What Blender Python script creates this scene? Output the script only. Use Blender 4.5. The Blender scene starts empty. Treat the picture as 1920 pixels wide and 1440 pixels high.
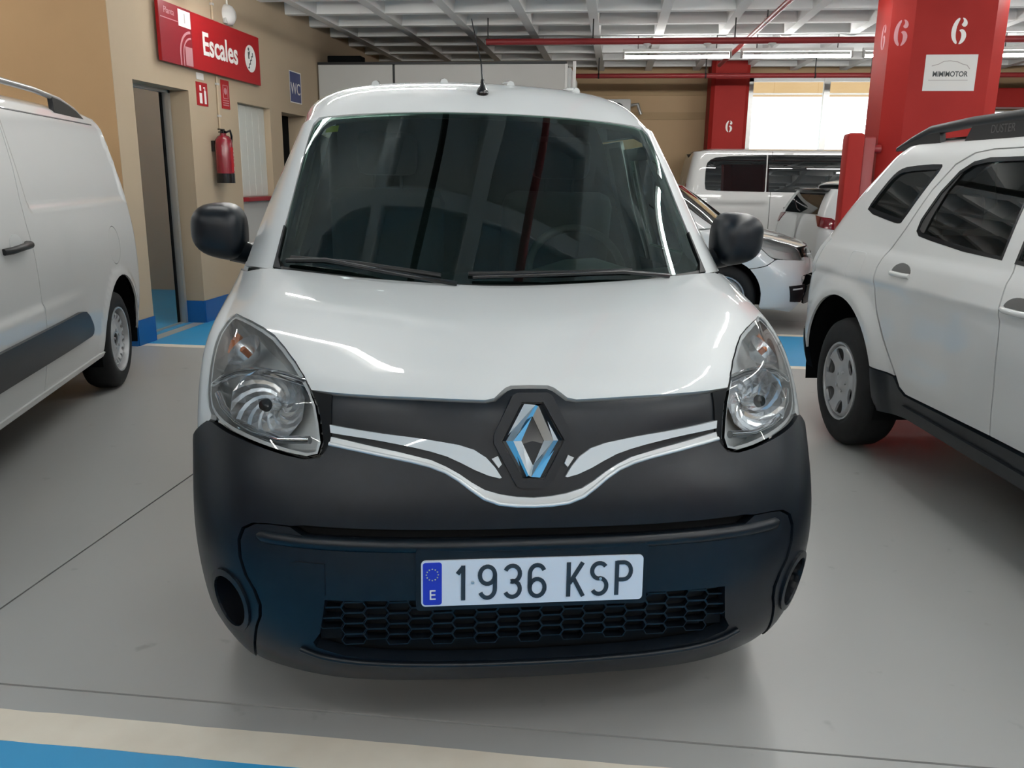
import bpy, math, random
import numpy as np
from mathutils import Vector, Matrix
from mathutils.geometry import delaunay_2d_cdt
random.seed(7)
PI = math.pi
R = math.radians
scene = bpy.context.scene
C = scene.collection

# ------------------------------------------------------------------ camera
cam_data = bpy.data.cameras.new('camera')
cam = bpy.data.objects.new('camera', cam_data)
C.objects.link(cam)
cam_data.sensor_width = 36.0
cam_data.lens = 1583.0 / 1920.0 * 36.0
cam_data.clip_start = 0.05
cam_data.clip_end = 200
cam.matrix_world = (Matrix.Translation((0, 0, 1.42)) @ Matrix.Rotation(R(6.7), 4, 'Z')
                    @ Matrix.Rotation(R(90 - 13.76), 4, 'X') @ Matrix.Rotation(R(0.63), 4, 'Z'))
scene.camera = cam

# ------------------------------------------------------------------ view, world
vs = scene.view_settings
vs.view_transform = 'Standard'
vs.look = 'None'
vs.gamma = 1.0
vs.use_curve_mapping = False
vs.exposure = 0.0
TUBE_STRENGTH = 67.0
world = bpy.data.worlds.new('daylight')
scene.world = world
world.use_nodes = True
bg = world.node_tree.nodes['Background']
bg.inputs[0].default_value = (0.93, 0.97, 1.0, 1)
bg.inputs[1].default_value = 2.6
try:
    scene.cycles.use_denoising = True
    scene.cycles.max_bounces = 6
    scene.cycles.diffuse_bounces = 3
    scene.cycles.glossy_bounces = 4
    scene.cycles.use_light_tree = False
    scene.cycles.use_adaptive_sampling = False
    scene.cycles.transparent_max_bounces = 10
    scene.cycles.caustics_reflective = False
    scene.cycles.caustics_refractive = False
    scene.cycles.sample_clamp_indirect = 6.0
except Exception:
    pass

# ------------------------------------------------------------------ materials
MATS = {}

def principled(name, col, rough=0.5, metal=0.0, coat=0.0, coat_rough=0.03, spec=0.5, emit=None, estr=0.0):
    m = bpy.data.materials.new(name)
    m.use_nodes = True
    b = m.node_tree.nodes['Principled BSDF']
    b.inputs['Base Color'].default_value = (*col, 1)
    b.inputs['Roughness'].default_value = rough
    b.inputs['Metallic'].default_value = metal
    b.inputs['Coat Weight'].default_value = coat
    b.inputs['Coat Roughness'].default_value = coat_rough
    b.inputs['Specular IOR Level'].default_value = spec
    if emit:
        b.inputs['Emission Color'].default_value = (*emit, 1)
        b.inputs['Emission Strength'].default_value = estr
    MATS[name] = m
    return m

def noisy(name, c1, c2, scale=4.0, rough=0.5, detail=6.0, lo=0.35, hi=0.65, bump=0.0, rough2=None, bscale=None, spec=0.5):
    """two-tone noise colour on a principled base, object-space coordinates"""
    m = principled(name, c1, rough, spec=spec)
    nt = m.node_tree
    b = nt.nodes['Principled BSDF']
    tc = nt.nodes.new('ShaderNodeTexCoord')
    n = nt.nodes.new('ShaderNodeTexNoise')
    n.inputs['Scale'].default_value = scale
    n.inputs['Detail'].default_value = detail
    r = nt.nodes.new('ShaderNodeValToRGB')
    r.color_ramp.elements[0].position = lo
    r.color_ramp.elements[0].color = (*c1, 1)
    r.color_ramp.elements[1].position = hi
    r.color_ramp.elements[1].color = (*c2, 1)
    nt.links.new(tc.outputs['Object'], n.inputs['Vector'])
    nt.links.new(n.outputs['Fac'], r.inputs['Fac'])
    nt.links.new(r.outputs['Color'], b.inputs['Base Color'])
    if rough2 is not None:
        mr = nt.nodes.new('ShaderNodeMapRange')
        mr.inputs['To Min'].default_value = rough
        mr.inputs['To Max'].default_value = rough2
        nt.links.new(n.outputs['Fac'], mr.inputs['Value'])
        nt.links.new(mr.outputs['Result'], b.inputs['Roughness'])
    if bump:
        n2 = nt.nodes.new('ShaderNodeTexNoise')
        n2.inputs['Scale'].default_value = bscale or scale * 12
        nt.links.new(tc.outputs['Object'], n2.inputs['Vector'])
        bp = nt.nodes.new('ShaderNodeBump')
        bp.inputs['Strength'].default_value = bump
        bp.inputs['Distance'].default_value = 0.004
        nt.links.new(n2.outputs['Fac'], bp.inputs['Height'])
        nt.links.new(bp.outputs['Normal'], b.inputs['Normal'])
    return m

def thin_glass(name, tint, rough=0.0, ior=1.5, refl=1.0):
    """a pane: tinted see-through plus Fresnel reflection"""
    m = bpy.data.materials.new(name)
    m.use_nodes = True
    nt = m.node_tree
    nt.nodes.clear()
    out = nt.nodes.new('ShaderNodeOutputMaterial')
    mix = nt.nodes.new('ShaderNodeMixShader')
    tr = nt.nodes.new('ShaderNodeBsdfTransparent')
    tr.inputs['Color'].default_value = (*tint, 1)
    gl = nt.nodes.new('ShaderNodeBsdfGlossy')
    gl.inputs['Roughness'].default_value = rough
    gl.inputs['Color'].default_value = (*refl, 1) if isinstance(refl, tuple) else (refl, refl, refl, 1)
    fr = nt.nodes.new('ShaderNodeFresnel')
    fr.inputs['IOR'].default_value = ior
    nt.links.new(fr.outputs[0], mix.inputs[0])
    nt.links.new(tr.outputs[0], mix.inputs[1])
    nt.links.new(gl.outputs[0], mix.inputs[2])
    nt.links.new(mix.outputs[0], out.inputs['Surface'])
    MATS[name] = m
    return m

def emission(name, col, strength):
    m = bpy.data.materials.new(name)
    m.use_nodes = True
    nt = m.node_tree
    nt.nodes.clear()
    out = nt.nodes.new('ShaderNodeOutputMaterial')
    e = nt.nodes.new('ShaderNodeEmission')
    e.inputs[0].default_value = (*col, 1)
    e.inputs[1].default_value = strength
    nt.links.new(e.outputs[0], out.inputs['Surface'])
    MATS[name] = m
    return m

principled('white_paint', (0.655, 0.69, 0.70), 0.4, coat=1.0, coat_rough=0.02, spec=0.25)
principled('white_paint_warm', (0.655, 0.665, 0.66), 0.4, coat=1.0, coat_rough=0.02, spec=0.25)
principled('window_black', (0.006, 0.008, 0.009), 0.015)
principled('rail_grey', (0.075, 0.075, 0.073), 0.5)
noisy('black_plastic', (0.0035, 0.006, 0.0095), (0.005, 0.008, 0.012), 30, rough=0.33, spec=0.32, bump=0.08, bscale=900)
principled('dark_trim', (0.008, 0.009, 0.010), 0.45, spec=0.4)
principled('gloss_black', (0.006, 0.007, 0.009), 0.12)
principled('matte_black', (0.004, 0.0045, 0.005), 0.9, spec=0.1)
principled('groove_dark', (0.006, 0.007, 0.008), 0.8, spec=0.2)
principled('silver_strip', (0.66, 0.69, 0.70), 0.3, metal=0.25, coat=0.5)
principled('chrome', (0.86, 0.88, 0.90), 0.06, metal=1.0)
principled('satin_metal', (0.62, 0.63, 0.64), 0.3, metal=0.9)
principled('reflector', (0.84, 0.86, 0.88), 0.2, metal=0.8)
principled('lamp_grey', (0.60, 0.62, 0.62), 0.35)
principled('amber', (0.75, 0.22, 0.07), 0.25, coat=1.0)
principled('red_lamp', (0.15, 0.005, 0.012), 0.15, coat=1.0)
noisy('tyre', (0.0045, 0.005, 0.006), (0.008, 0.0085, 0.009), 20, rough=0.7, bump=0.15, spec=0.3)
noisy('steel_rim', (0.42, 0.43, 0.44), (0.52, 0.53, 0.54), 8, rough=0.38)
MATS['steel_rim'].node_tree.nodes['Principled BSDF'].inputs['Metallic'].default_value = 0.55
thin_glass('windscreen_glass', (0.46, 0.62, 0.55), 0.0, 1.56, (.84, 1.0, 1.0))
thin_glass('side_glass', (0.50, 0.70, 0.60), 0.0, 1.5)
thin_glass('dark_glass', (0.035, 0.045, 0.045), 0.0, 1.5)
thin_glass('mid_glass', (0.22, 0.30, 0.28), 0.0, 1.5)
thin_glass('lamp_lens', (0.95, 0.97, 0.98), 0.0, 1.42)
thin_glass('window_pane', (0.96, 0.98, 0.97), 0.0, 1.45)
principled('frit_black', (0.008, 0.010, 0.010), 0.2)
noisy('interior_grey', (0.045, 0.05, 0.052), (0.06, 0.065, 0.068), 14, rough=0.75)
noisy('interior_dark', (0.012, 0.014, 0.015), (0.017, 0.019, 0.02), 14, rough=0.8)
noisy('interior_trim', (0.28, 0.30, 0.29), (0.33, 0.35, 0.34), 10, rough=0.8)
noisy('seat_cloth', (0.012, 0.014, 0.017), (0.018, 0.02, 0.024), 60, rough=0.95)
principled('sticker_yellow', (0.62, 0.60, 0.05), 0.5)
principled('plate_white', (0.72, 0.77, 0.84), 0.35, coat=0.3)
principled('plate_ink', (0.018, 0.026, 0.035), 0.4)
principled('plate_blue', (0.012, 0.03, 0.42), 0.4)
principled('star_yellow', (0.55, 0.55, 0.30), 0.5)
noisy('wall_cream', (0.46, 0.365, 0.255), (0.49, 0.39, 0.275), 1.3, rough=0.85, bump=0.12, bscale=160)
noisy('wall_cream_lit', (0.52, 0.335, 0.175), (0.55, 0.36, 0.19), 1.3, rough=0.85, bump=0.12, bscale=160)  # same cream paint, tinted warmer to carry the direct light on this face
noisy('wall_back', (0.48, 0.34, 0.20), (0.52, 0.37, 0.22), 0.9, rough=0.85)
noisy('wall_shadow_band', (0.40, 0.285, 0.16), (0.44, 0.315, 0.18), 0.9, rough=0.85)
noisy('wall_inner', (0.47, 0.385, 0.30), (0.50, 0.41, 0.32), 1.3, rough=0.8)
noisy('concrete_ceiling', (0.80, 0.81, 0.80), (0.86, 0.87, 0.86), 1.6, rough=0.9, bump=0.2, bscale=40)
noisy('red_column', (0.30, 0.018, 0.015), (0.335, 0.022, 0.018), 2.0, spec=0.15, rough=0.55, bump=0.05, bscale=120)
principled('red_pipe', (0.27, 0.022, 0.024), 0.4)
principled('red_sign', (0.36, 0.009, 0.013), 0.45, spec=0.25)
principled('red_sign_dark', (0.24, 0.016, 0.024), 0.45, spec=0.25)
principled('pink_print', (0.52, 0.25, 0.27), 0.5)
principled('white_print', (0.85, 0.84, 0.81), 0.5)
principled('paper', (0.74, 0.73, 0.70), 0.7)
principled('ink_grey', (0.09, 0.10, 0.10), 0.7)
principled('ink_pale', (0.42, 0.38, 0.37), 0.7)
principled('blue_sign', (0.025, 0.04, 0.17), 0.4)
principled('extinguisher_red', (0.20, 0.006, 0.017), 0.25, coat=0.5)
noisy('panel_grey', (0.47, 0.47, 0.45), (0.51, 0.51, 0.49), 1.0, rough=0.5)
noisy('shutter_white', (0.62, 0.63, 0.58), (0.66, 0.67, 0.62), 1.0, rough=0.6)
noisy('baseboard_blue', (0.006, 0.10, 0.33), (0.008, 0.12, 0.37), 3.0, rough=0.35)
noisy('blue_paint', (0.035, 0.32, 0.62), (0.05, 0.36, 0.68), 2.2, rough=0.28, rough2=0.45)
noisy('white_line_paint', (0.80, 0.73, 0.61), (0.88, 0.82, 0.70), 5.0, rough=0.45)
principled('joint_dark', (0.03, 0.03, 0.032), 0.9)
noisy('pvc_white', (0.68, 0.68, 0.66), (0.72, 0.72, 0.70), 2.0, rough=0.45)
principled('alu', (0.55, 0.56, 0.55), 0.35, metal=0.7)
noisy('outdoor_tan', (0.42, 0.27, 0.13), (0.46, 0.30, 0.15), 0.8, rough=0.9)
noisy('outdoor_pale', (0.80, 0.79, 0.75), (0.86, 0.85, 0.82), 0.6, rough=0.9)
emission('tube_light', (1.0, 0.985, 0.95), TUBE_STRENGTH)

def floor_material():
    m = noisy('floor_grey', (0.37, 0.375, 0.365), (0.43, 0.435, 0.425), 0.4, rough=0.285, detail=4, lo=0.25, hi=0.75, rough2=0.36)
    nt = m.node_tree
    b = nt.nodes['Principled BSDF']
    ramp = [n for n in nt.nodes if n.type == 'VALTORGB'][0]
    tc = [n for n in nt.nodes if n.type == 'TEX_COORD'][0]
    # scattered dark scuffs and warm stains
    n2 = nt.nodes.new('ShaderNodeTexNoise'); n2.inputs['Scale'].default_value = 9.0; n2.inputs['Detail'].default_value = 3
    r2 = nt.nodes.new('ShaderNodeValToRGB'); r2.color_ramp.elements[0].position = 0.665; r2.color_ramp.elements[1].position = 0.80
    r2.color_ramp.elements[0].color = (0, 0, 0, 1); r2.color_ramp.elements[1].color = (0.55, 0.55, 0.55, 1)
    n3 = nt.nodes.new('ShaderNodeTexNoise'); n3.inputs['Scale'].default_value = 1.4; n3.inputs['Detail'].default_value = 2
    r3 = nt.nodes.new('ShaderNodeValToRGB'); r3.color_ramp.elements[0].position = 0.58; r3.color_ramp.elements[1].position = 0.95
    r3.color_ramp.elements[0].color = (0, 0, 0, 1); r3.color_ramp.elements[1].color = (0.35, 0.35, 0.35, 1)
    r2.color_ramp.interpolation = 'EASE'; r3.color_ramp.interpolation = 'EASE'
    for n in (n2, n3):
        nt.links.new(tc.outputs['Object'], n.inputs['Vector'])
    nt.links.new(n2.outputs['Fac'], r2.inputs['Fac']); nt.links.new(n3.outputs['Fac'], r3.inputs['Fac'])
    m1 = nt.nodes.new('ShaderNodeMixRGB'); m1.inputs['Color2'].default_value = (0.20, 0.195, 0.185, 1)
    m2 = nt.nodes.new('ShaderNodeMixRGB'); m2.inputs['Color2'].default_value = (0.44, 0.40, 0.365, 1)
    nt.links.new(r2.outputs['Color'], m1.inputs['Fac']); nt.links.new(ramp.outputs['Color'], m1.inputs['Color1'])
    nt.links.new(r3.outputs['Color'], m2.inputs['Fac']); nt.links.new(m1.outputs['Color'], m2.inputs['Color1'])
    nt.links.new(m2.outputs['Color'], b.inputs['Base Color'])
floor_material()

# ------------------------------------------------------------------ object helpers
def new_obj(name, me, parent=None):
    o = bpy.data.objects.new(name, me)
    C.objects.link(o)
    if parent is not None:
        o.parent = parent
    return o

def mesh_obj(name, verts, faces, mat, parent=None, smooth=False, loop_normals=None):
    me = bpy.data.meshes.new(name)
    me.from_pydata([tuple(map(float, v)) for v in verts], [], [tuple(map(int, f)) for f in faces])
    if smooth:
        me.polygons.foreach_set('use_smooth', [True] * len(me.polygons))
    me.materials.append(MATS[mat] if isinstance(mat, str) else mat)
    me.update()
    if loop_normals is not None:
        me.normals_split_custom_set([tuple(map(float, n)) for n in loop_normals])
    return new_obj(name, me, parent)

def tag(o, label=None, cat=None, group=None, kind=None):
    if label: o['label'] = label
    if cat: o['category'] = cat
    if group: o['group'] = group
    if kind: o['kind'] = kind
    return o

def thing(name, label, cat, loc=(0, 0, 0), rot=(0, 0, 0), group=None):
    o = bpy.data.objects.new(name, None)
    C.objects.link(o)
    o.location = loc
    o.rotation_euler = rot
    o.empty_display_size = 0.1
    return tag(o, label, cat, group)

def smooth_angle(o, deg=35):
    me = o.data
    me.polygons.foreach_set('use_smooth', [True] * len(me.polygons))
    try:
        me.set_sharp_from_angle(angle=R(deg))
    except Exception:
        pass
    return o

class MB:
    """collects shapes, built as one mesh"""
    def __init__(s):
        s.v = []; s.f = []
    def add(s, v, f, M=None):
        k = len(s.v)
        if M is not None:
            v = [tuple(M @ Vector(p)) for p in v]
        s.v += list(v); s.f += [tuple(i + k for i in q) for q in f]
        return s
    def box(s, x0, x1, y0, y1, z0, z1, b=0.0, M=None):
        if b <= 0:
            v = [(x, y, z) for z in (z0, z1) for y in (y0, y1) for x in (x0, x1)]
            f = [(0, 2, 3, 1), (4, 5, 7, 6), (0, 1, 5, 4), (2, 6, 7, 3), (0, 4, 6, 2), (1, 3, 7, 5)]
            return s.add(v, f, M)
        b = min(b, (x1 - x0) * .49, (y1 - y0) * .49, (z1 - z0) * .49)
        import bmesh
        bm = bmesh.new()
        bmesh.ops.create_cube(bm, size=1.0)
        for w in bm.verts:
            w.co = Vector(((x0 + x1) / 2 + w.co.x * (x1 - x0), (y0 + y1) / 2 + w.co.y * (y1 - y0), (z0 + z1) / 2 + w.co.z * (z1 - z0)))
        bmesh.ops.bevel(bm, geom=list(bm.edges), offset=b, segments=2, profile=0.5, affect='EDGES')
        bm.verts.index_update()
        v = [tuple(w.co) for w in bm.verts]; f = [tuple(w.index for w in q.verts) for q in bm.faces]
        bm.free()
        return s.add(v, f, M)
    def tube(s, pts, r, n=10, cap=True, M=None):
        pts = [Vector(p) for p in pts]
        rs = r if isinstance(r, (list, tuple)) else [r] * len(pts)
        v = []; f = []; ref = None
        for i, p in enumerate(pts):
            d = (pts[min(i + 1, len(pts) - 1)] - pts[max(i - 1, 0)]).normalized()
            if ref is None:
                ref = Vector((0, 0, 1)) if abs(d.z) < .9 else Vector((1, 0, 0))
            a = (ref - d * ref.dot(d)).normalized(); ref = a
            c = d.cross(a)
            for k in range(n):
                t = 2 * PI * k / n
                v.append(tuple(p + (a * math.cos(t) + c * math.sin(t)) * rs[i]))
        for i in range(len(pts) - 1):
            for k in range(n):
                f.append((i * n + k, i * n + (k + 1) % n, (i + 1) * n + (k + 1) % n, (i + 1) * n + k))
        if cap:
            f.append(tuple(range(n - 1, -1, -1))); f.append(tuple(range((len(pts) - 1) * n, len(pts) * n)))
        return s.add(v, f, M)
    def lathe(s, prof, n=24, axis='z', M=None, closed=False):
        v = []; f = []
        for (r_, h) in prof:
            for k in range(n):
                t = 2 * PI * k / n
                a, b_ = r_ * math.cos(t), r_ * math.sin(t)
                v.append((a, b_, h) if axis == 'z' else ((h, a, b_) if axis == 'x' else (a, h, b_)))
        m = len(prof)
        for i in range(m - 1 + (1 if closed else 0)):
            j = (i + 1) % m
            for k in range(n):
                q = (i * n + k, i * n + (k + 1) % n, j * n + (k + 1) % n, j * n + k)
                f.append(q if axis != 'y' else q[::-1])
        return s.add(v, f, M)
    def prism(s, outline, h0, h1, axis='y', M=None, holes=()):
        """outline in the plane, pushed from h0 to h1 along axis; front face at h0"""
        def P(a, b_, h):
            return {'y': (a, h, b_), 'z': (a, b_, h), 'x': (h, a, b_)}[axis]
        tri, pts = fill2d(outline, holes)
        k = len(pts)
        v = [P(a, b_, h0) for a, b_ in pts] + [P(a, b_, h1) for a, b_ in pts]
        f = [t for t in tri] + [tuple(i + k for i in t[::-1]) for t in tri]
        o = 0
        for ring in [outline] + list(holes):
            n = len(ring)
            for i in range(n):
                j = (i + 1) % n
                f.append((o + j, o + i, o + i + k, o + j + k))
            o += n
        return s.add(v, f, M)
    def build(s, name, mat, parent=None, smooth=None):
        o = mesh_obj(name, s.v, s.f, mat, parent)
        import bmesh
        bm = bmesh.new(); bm.from_mesh(o.data)
        bmesh.ops.recalc_face_normals(bm, faces=list(bm.faces))
        bm.to_mesh(o.data); bm.free()
        if smooth:
            smooth_angle(o, smooth)
        return o

def in_poly(px, py, poly):
    poly = np.asarray(poly, float)
    x0, y0 = poly[:, 0], poly[:, 1]
    x1, y1 = np.roll(x0, -1), np.roll(y0, -1)
    ins = np.zeros(len(px), bool)
    for a, b, c, d in zip(x0, y0, x1, y1):
        if b == d:
            continue
        cond = ((b > py) != (d > py)) & (px < (c - a) * (py - b) / (d - b) + a)
        ins ^= cond
    return ins

def fill2d(outline, holes=(), extra=None):
    """constrained triangulation of a polygon with holes; the ring vertices keep their order first"""
    rings = [list(outline)] + [list(h) for h in holes]
    pts = []; edges = []
    for rg in rings:
        o = len(pts); n = len(rg)
        pts += [Vector((float(a), float(b))) for a, b in rg]
        edges += [(o + i, o + (i + 1) % n) for i in range(n)]
    nr = len(pts)
    if extra is not None and len(extra):
        pts += [Vector((float(a), float(b))) for a, b in extra]
    ov, oe, of, orig_v, _, _ = delaunay_2d_cdt(pts, edges, [], 0, 1e-7)
    P = np.array([(v.x, v.y) for v in ov])
    T = np.array([f for f in of if len(f) == 3])
    cx, cy = P[T].mean(1).T
    keep = in_poly(cx, cy, outline)
    for h in holes:
        keep &= ~in_poly(cx, cy, h)
    T = T[keep]
    A = P[T]
    area = (A[:, 1, 0] - A[:, 0, 0]) * (A[:, 2, 1] - A[:, 0, 1]) - (A[:, 2, 0] - A[:, 0, 0]) * (A[:, 1, 1] - A[:, 0, 1])
    T[area < 0] = T[area < 0][:, ::-1]
    # map back to the input order where possible
    back = {}
    for i, o in enumerate(orig_v):
        for k in o:
            back[k] = i
    perm = np.full(len(P), -1)
    used = []
    for k in range(len(pts)):
        i = back.get(k, -1)
        if i >= 0 and perm[i] < 0:
            perm[i] = len(used); used.append(i)
        else:
            used.append(i if i >= 0 else 0)
    for i in range(len(P)):
        if perm[i] < 0:
            perm[i] = len(used); used.append(i)
    return [tuple(int(perm[i]) for i in t) for t in T], [tuple(P[i]) for i in used]

def dens(poly, step, sc=(1, 1)):
    """resample a closed ring so that no edge is longer than step"""
    out = []
    n = len(poly)
    for i in range(n):
        a = np.array(poly[i], float); b = np.array(poly[(i + 1) % n], float)
        k = max(1, int(math.ceil(np.hypot(*((b - a) * sc)) / step)))
        for j in range(k):
            out.append(tuple(a + (b - a) * j / k))
    return out

def chaikin(poly, it=1, closed=True):
    P = [np.array(p, float) for p in poly]
    for _ in range(it):
        Q = []
        n = len(P)
        for i in range(n if closed else n - 1):
            a, b = P[i], P[(i + 1) % n]
            Q += [a * .75 + b * .25, a * .25 + b * .75]
        if not closed:
            Q = [P[0]] + Q + [P[-1]]
        P = Q
    return [tuple(p) for p in P]

def mirror(poly):
    return [(-a, b) for a, b in poly][::-1]

def patch(name, fn, outline, mat, parent=None, holes=(), step=0.03, sc=(1, 1), off=0.0, depth=0.012, flip=False, skirt_mat=None):
    """a panel cut out of a smooth surface fn(a,b); sc scales the parameters to metres; edges fold inwards by depth"""
    outline = dens(outline, step, sc)
    holes = [dens(h, step, sc) for h in holes]
    A = np.array(outline); x0, y0 = A.min(0); x1, y1 = A.max(0)
    nx = max(2, int((x1 - x0) * sc[0] / step)); ny = max(2, int((y1 - y0) * sc[1] / step))
    gx, gy = [g.ravel() for g in np.meshgrid(np.linspace(x0, x1, nx + 1)[1:-1], np.linspace(y0, y1, ny + 1)[1:-1])]
    ok = in_poly(gx, gy, outline)
    for h in holes:
        ok &= ~in_poly(gx, gy, h)
    G = np.c_[gx, gy][ok]
    B = np.array(outline + [p for h in holes for p in h])
    if len(G):
        S_ = np.array(sc)
        keep = np.ones(len(G), bool)
        for i in range(0, len(G), 400):
            d = ((((G[i:i + 400, None, :] - B[None]) * S_) ** 2).sum(2)).min(1)
            keep[i:i + 400] = d > (step * .45) ** 2
        G = G[keep]
    S_ = np.array(sc, float)
    tri, pts = fill2d([tuple(np.array(p) * S_) for p in outline], [[tuple(np.array(p) * S_) for p in h] for h in holes], G * S_ if len(G) else None)
    uv = np.array(pts) / S_
    P = fn(uv[:, 0], uv[:, 1]); N = fn.normal(uv[:, 0], uv[:, 1])
    if flip:
        N = -N
    top = P + N * off
    V = [tuple(p) for p in top]
    T = np.array(tri)
    fnrm = np.cross(top[T[:, 1]] - top[T[:, 0]], top[T[:, 2]] - top[T[:, 0]])
    if (fnrm * N[T[:, 0]]).sum() < 0:
        T = T[:, ::-1]
    F = [tuple(t) for t in T]
    LN = [N[i] for t in T for i in t]
    if depth:
        o = 0
        for ring in [outline] + holes:
            n = len(ring)
            k = len(V)
            V += [tuple(top[o + i]) for i in range(n)] + [tuple(P[o + i] + N[o + i] * (off - depth)) for i in range(n)]
            for i in range(n):
                j = (i + 1) % n
                q = (k + i, k + j, k + n + j, k + n + i)
                a, b, c = (np.array(V[q[0]]), np.array(V[q[1]]), np.array(V[q[3]]))
                nn = np.cross(b - a, c - a)
                # outward = away from the triangle side
                F.append(q)
                l = np.linalg.norm(nn)
                nn = nn / l if l > 1e-12 else N[o + i]
                LN += [nn] * 4
            o += n
    return mesh_obj(name, V, F, mat, parent, smooth=True, loop_normals=LN)

# ------------------------------------------------------------------ surfaces
def nat_basis(n):
    A = np.eye(n); B = np.zeros((n, n))
    for i in range(1, n - 1):
        A[i, i - 1] = 1; A[i, i] = 4; A[i, i + 1] = 1
        B[i, i - 1] = 6; B[i, i] = -12; B[i, i + 1] = 6
    return np.linalg.solve(A, B)

def nat_weights(M, x):
    n = len(M); x = np.asarray(x, float)
    i = np.clip(np.floor(x).astype(int), 0, n - 2); u = x - i
    W = np.zeros((len(x), n)); r = np.arange(len(x))
    W[r, i] += 1 - u; W[r, i + 1] += u
    W += (((1 - u) ** 3 - (1 - u)) / 6)[:, None] * M[i] + ((u ** 3 - u) / 6)[:, None] * M[i + 1]
    return W

class Loft:
    """smooth surface through rows of points, mirrored in x; parameters: station t (signed), row l"""
    def __init__(s, rows):
        P = np.array(rows, float)
        Q = P[:, ::-1, :].copy(); Q[:, :, 0] *= -1
        s.P = np.concatenate([Q[:, :-1], P], 1); s.ns = P.shape[1]
        s.MT = nat_basis(s.P.shape[1]); s.ML = nat_basis(s.P.shape[0])
        s.sg = 1
        s.sg = 1 if s.normal(np.array([0.01]), np.array([0.3]))[0].dot(np.array([0, -1, .3])) > 0 else -1
    def __call__(s, t, l):
        wt = nat_weights(s.MT, np.asarray(t, float) + s.ns - 1); wl = nat_weights(s.ML, l)
        return np.einsum('ni,nj,jik->nk', wt, wl, s.P)
    def normal(s, t, l, e=1e-3):
        t = np.asarray(t, float); l = np.asarray(l, float)
        n = np.cross(s(t + e, l) - s(t - e, l), s(t, l + e) - s(t, l - e)) * s.sg
        return n / np.linalg.norm(n, axis=1)[:, None]
    def find_yz(s, y, z, t, l):
        for _ in range(25):
            e = 1e-3
            p = s(np.array([t, t + e, t]), np.array([l, l, l + e]))
            J = np.array([(p[1] - p[0])[1:] / e, (p[2] - p[0])[1:] / e]).T
            d = np.linalg.solve(J, np.array([y, z]) - p[0][1:])
            d = np.clip(d, -.3, .3); t += d[0]; l += d[1]
        return float(t), float(l)

def spl(pts):
    X = np.array([p[0] for p in pts], float); Y = np.array([p[1] for p in pts], float); n = len(X); h = np.diff(X)
    A = np.eye(n); B = np.zeros(n)
    for i in range(1, n - 1):
        A[i, i - 1] = h[i - 1]; A[i, i] = 2 * (h[i - 1] + h[i]); A[i, i + 1] = h[i]
        B[i] = 6 * ((Y[i + 1] - Y[i]) / h[i] - (Y[i] - Y[i - 1]) / h[i - 1])
    M = np.linalg.solve(A, B)
    def f(x):
        x = np.clip(np.asarray(x, float), X[0], X[-1]); i = np.clip(np.searchsorted(X, x) - 1, 0, n - 2); a = X[i + 1] - x; b = x - X[i]
        return (M[i] * a ** 3 + M[i + 1] * b ** 3) / (6 * h[i]) + (Y[i] / h[i] - M[i] * h[i] / 6) * a + (Y[i + 1] / h[i] - M[i + 1] * h[i] / 6) * b
    return f

class Wrap:
    """the flank of a car body running round its corners; parameters: distance along the car s, height z"""
    def __init__(s, W, yF, yR, rF, rR, side=1, bulge=None):
        s.W = spl(W); s.yF = spl(yF); s.yR = spl(yR); s.rF = rF; s.rR = rR; s.side = side; s.bulge = bulge
    def __call__(s, a, z):
        a = np.atleast_1d(np.asarray(a, float)); z = np.atleast_1d(np.asarray(z, float))
        x = s.W(z); y = a.copy()
        if s.bulge is not None:
            x = x + s.bulge(a, z)
        yR, yF = s.yR(z), s.yF(z)
        for e, r, o, yb in ((a - (yR - s.rR), s.rR, 1, yR - s.rR), ((yF + s.rF) - a, s.rF, -1, yF + s.rF)):
            m = e > 0
            th = np.clip(e / r, 0, PI / 2); ext = np.clip(e - r * PI / 2, 0, None)
            x = np.where(m, x - r * (1 - np.cos(th)) - ext, x)
            y = np.where(m, yb + o * r * np.sin(th), y)
        return np.c_[s.side * x, y, z]
    def normal(s, a, z, e=1e-3):
        a = np.asarray(a, float); z = np.asarray(z, float)
        n = np.cross(s(a + e, z) - s(a - e, z), s(a, z + e) - s(a, z - e)) * s.side
        return n / np.linalg.norm(n, axis=1)[:, None]
    def other(s):
        import copy
        o = copy.copy(s); o.side = -s.side
        return o

class Height:
    """z = f(x, y) surface"""
    def __init__(s, f): s.f = f
    def __call__(s, x, y):
        x = np.asarray(x, float); y = np.asarray(y, float)
        return np.c_[x, y, s.f(x, y)]
    def normal(s, x, y, e=1e-3):
        x = np.asarray(x, float); y = np.asarray(y, float)
        n = np.c_[-(s.f(x + e, y) - s.f(x - e, y)) / (2 * e), -(s.f(x, y + e) - s.f(x, y - e)) / (2 * e), np.ones(len(x))]
        return n / np.linalg.norm(n, axis=1)[:, None]

def arc(cx, cy, r, a0, a1, n=16, ry=None):
    ry = r if ry is None else ry
    return [(cx + r * math.cos(R(a0 + (a1 - a0) * i / n)), cy + ry * math.sin(R(a0 + (a1 - a0) * i / n))) for i in range(n + 1)]

def ribbon(pts, w):
    """flat stroke outline around a polyline"""
    P = [np.array(p, float) for p in pts]
    L = []; Rr = []
    ws = w if isinstance(w, (list, tuple)) else [w] * len(P)
    for i in range(len(P)):
        a = P[max(i - 1, 0)]; b = P[min(i + 1, len(P) - 1)]
        d = (b - a) / (np.linalg.norm(b - a) + 1e-12); n = np.array([-d[1], d[0]])
        L.append(tuple(P[i] + n * ws[i] / 2)); Rr.append(tuple(P[i] - n * ws[i] / 2))
    return L, Rr

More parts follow.
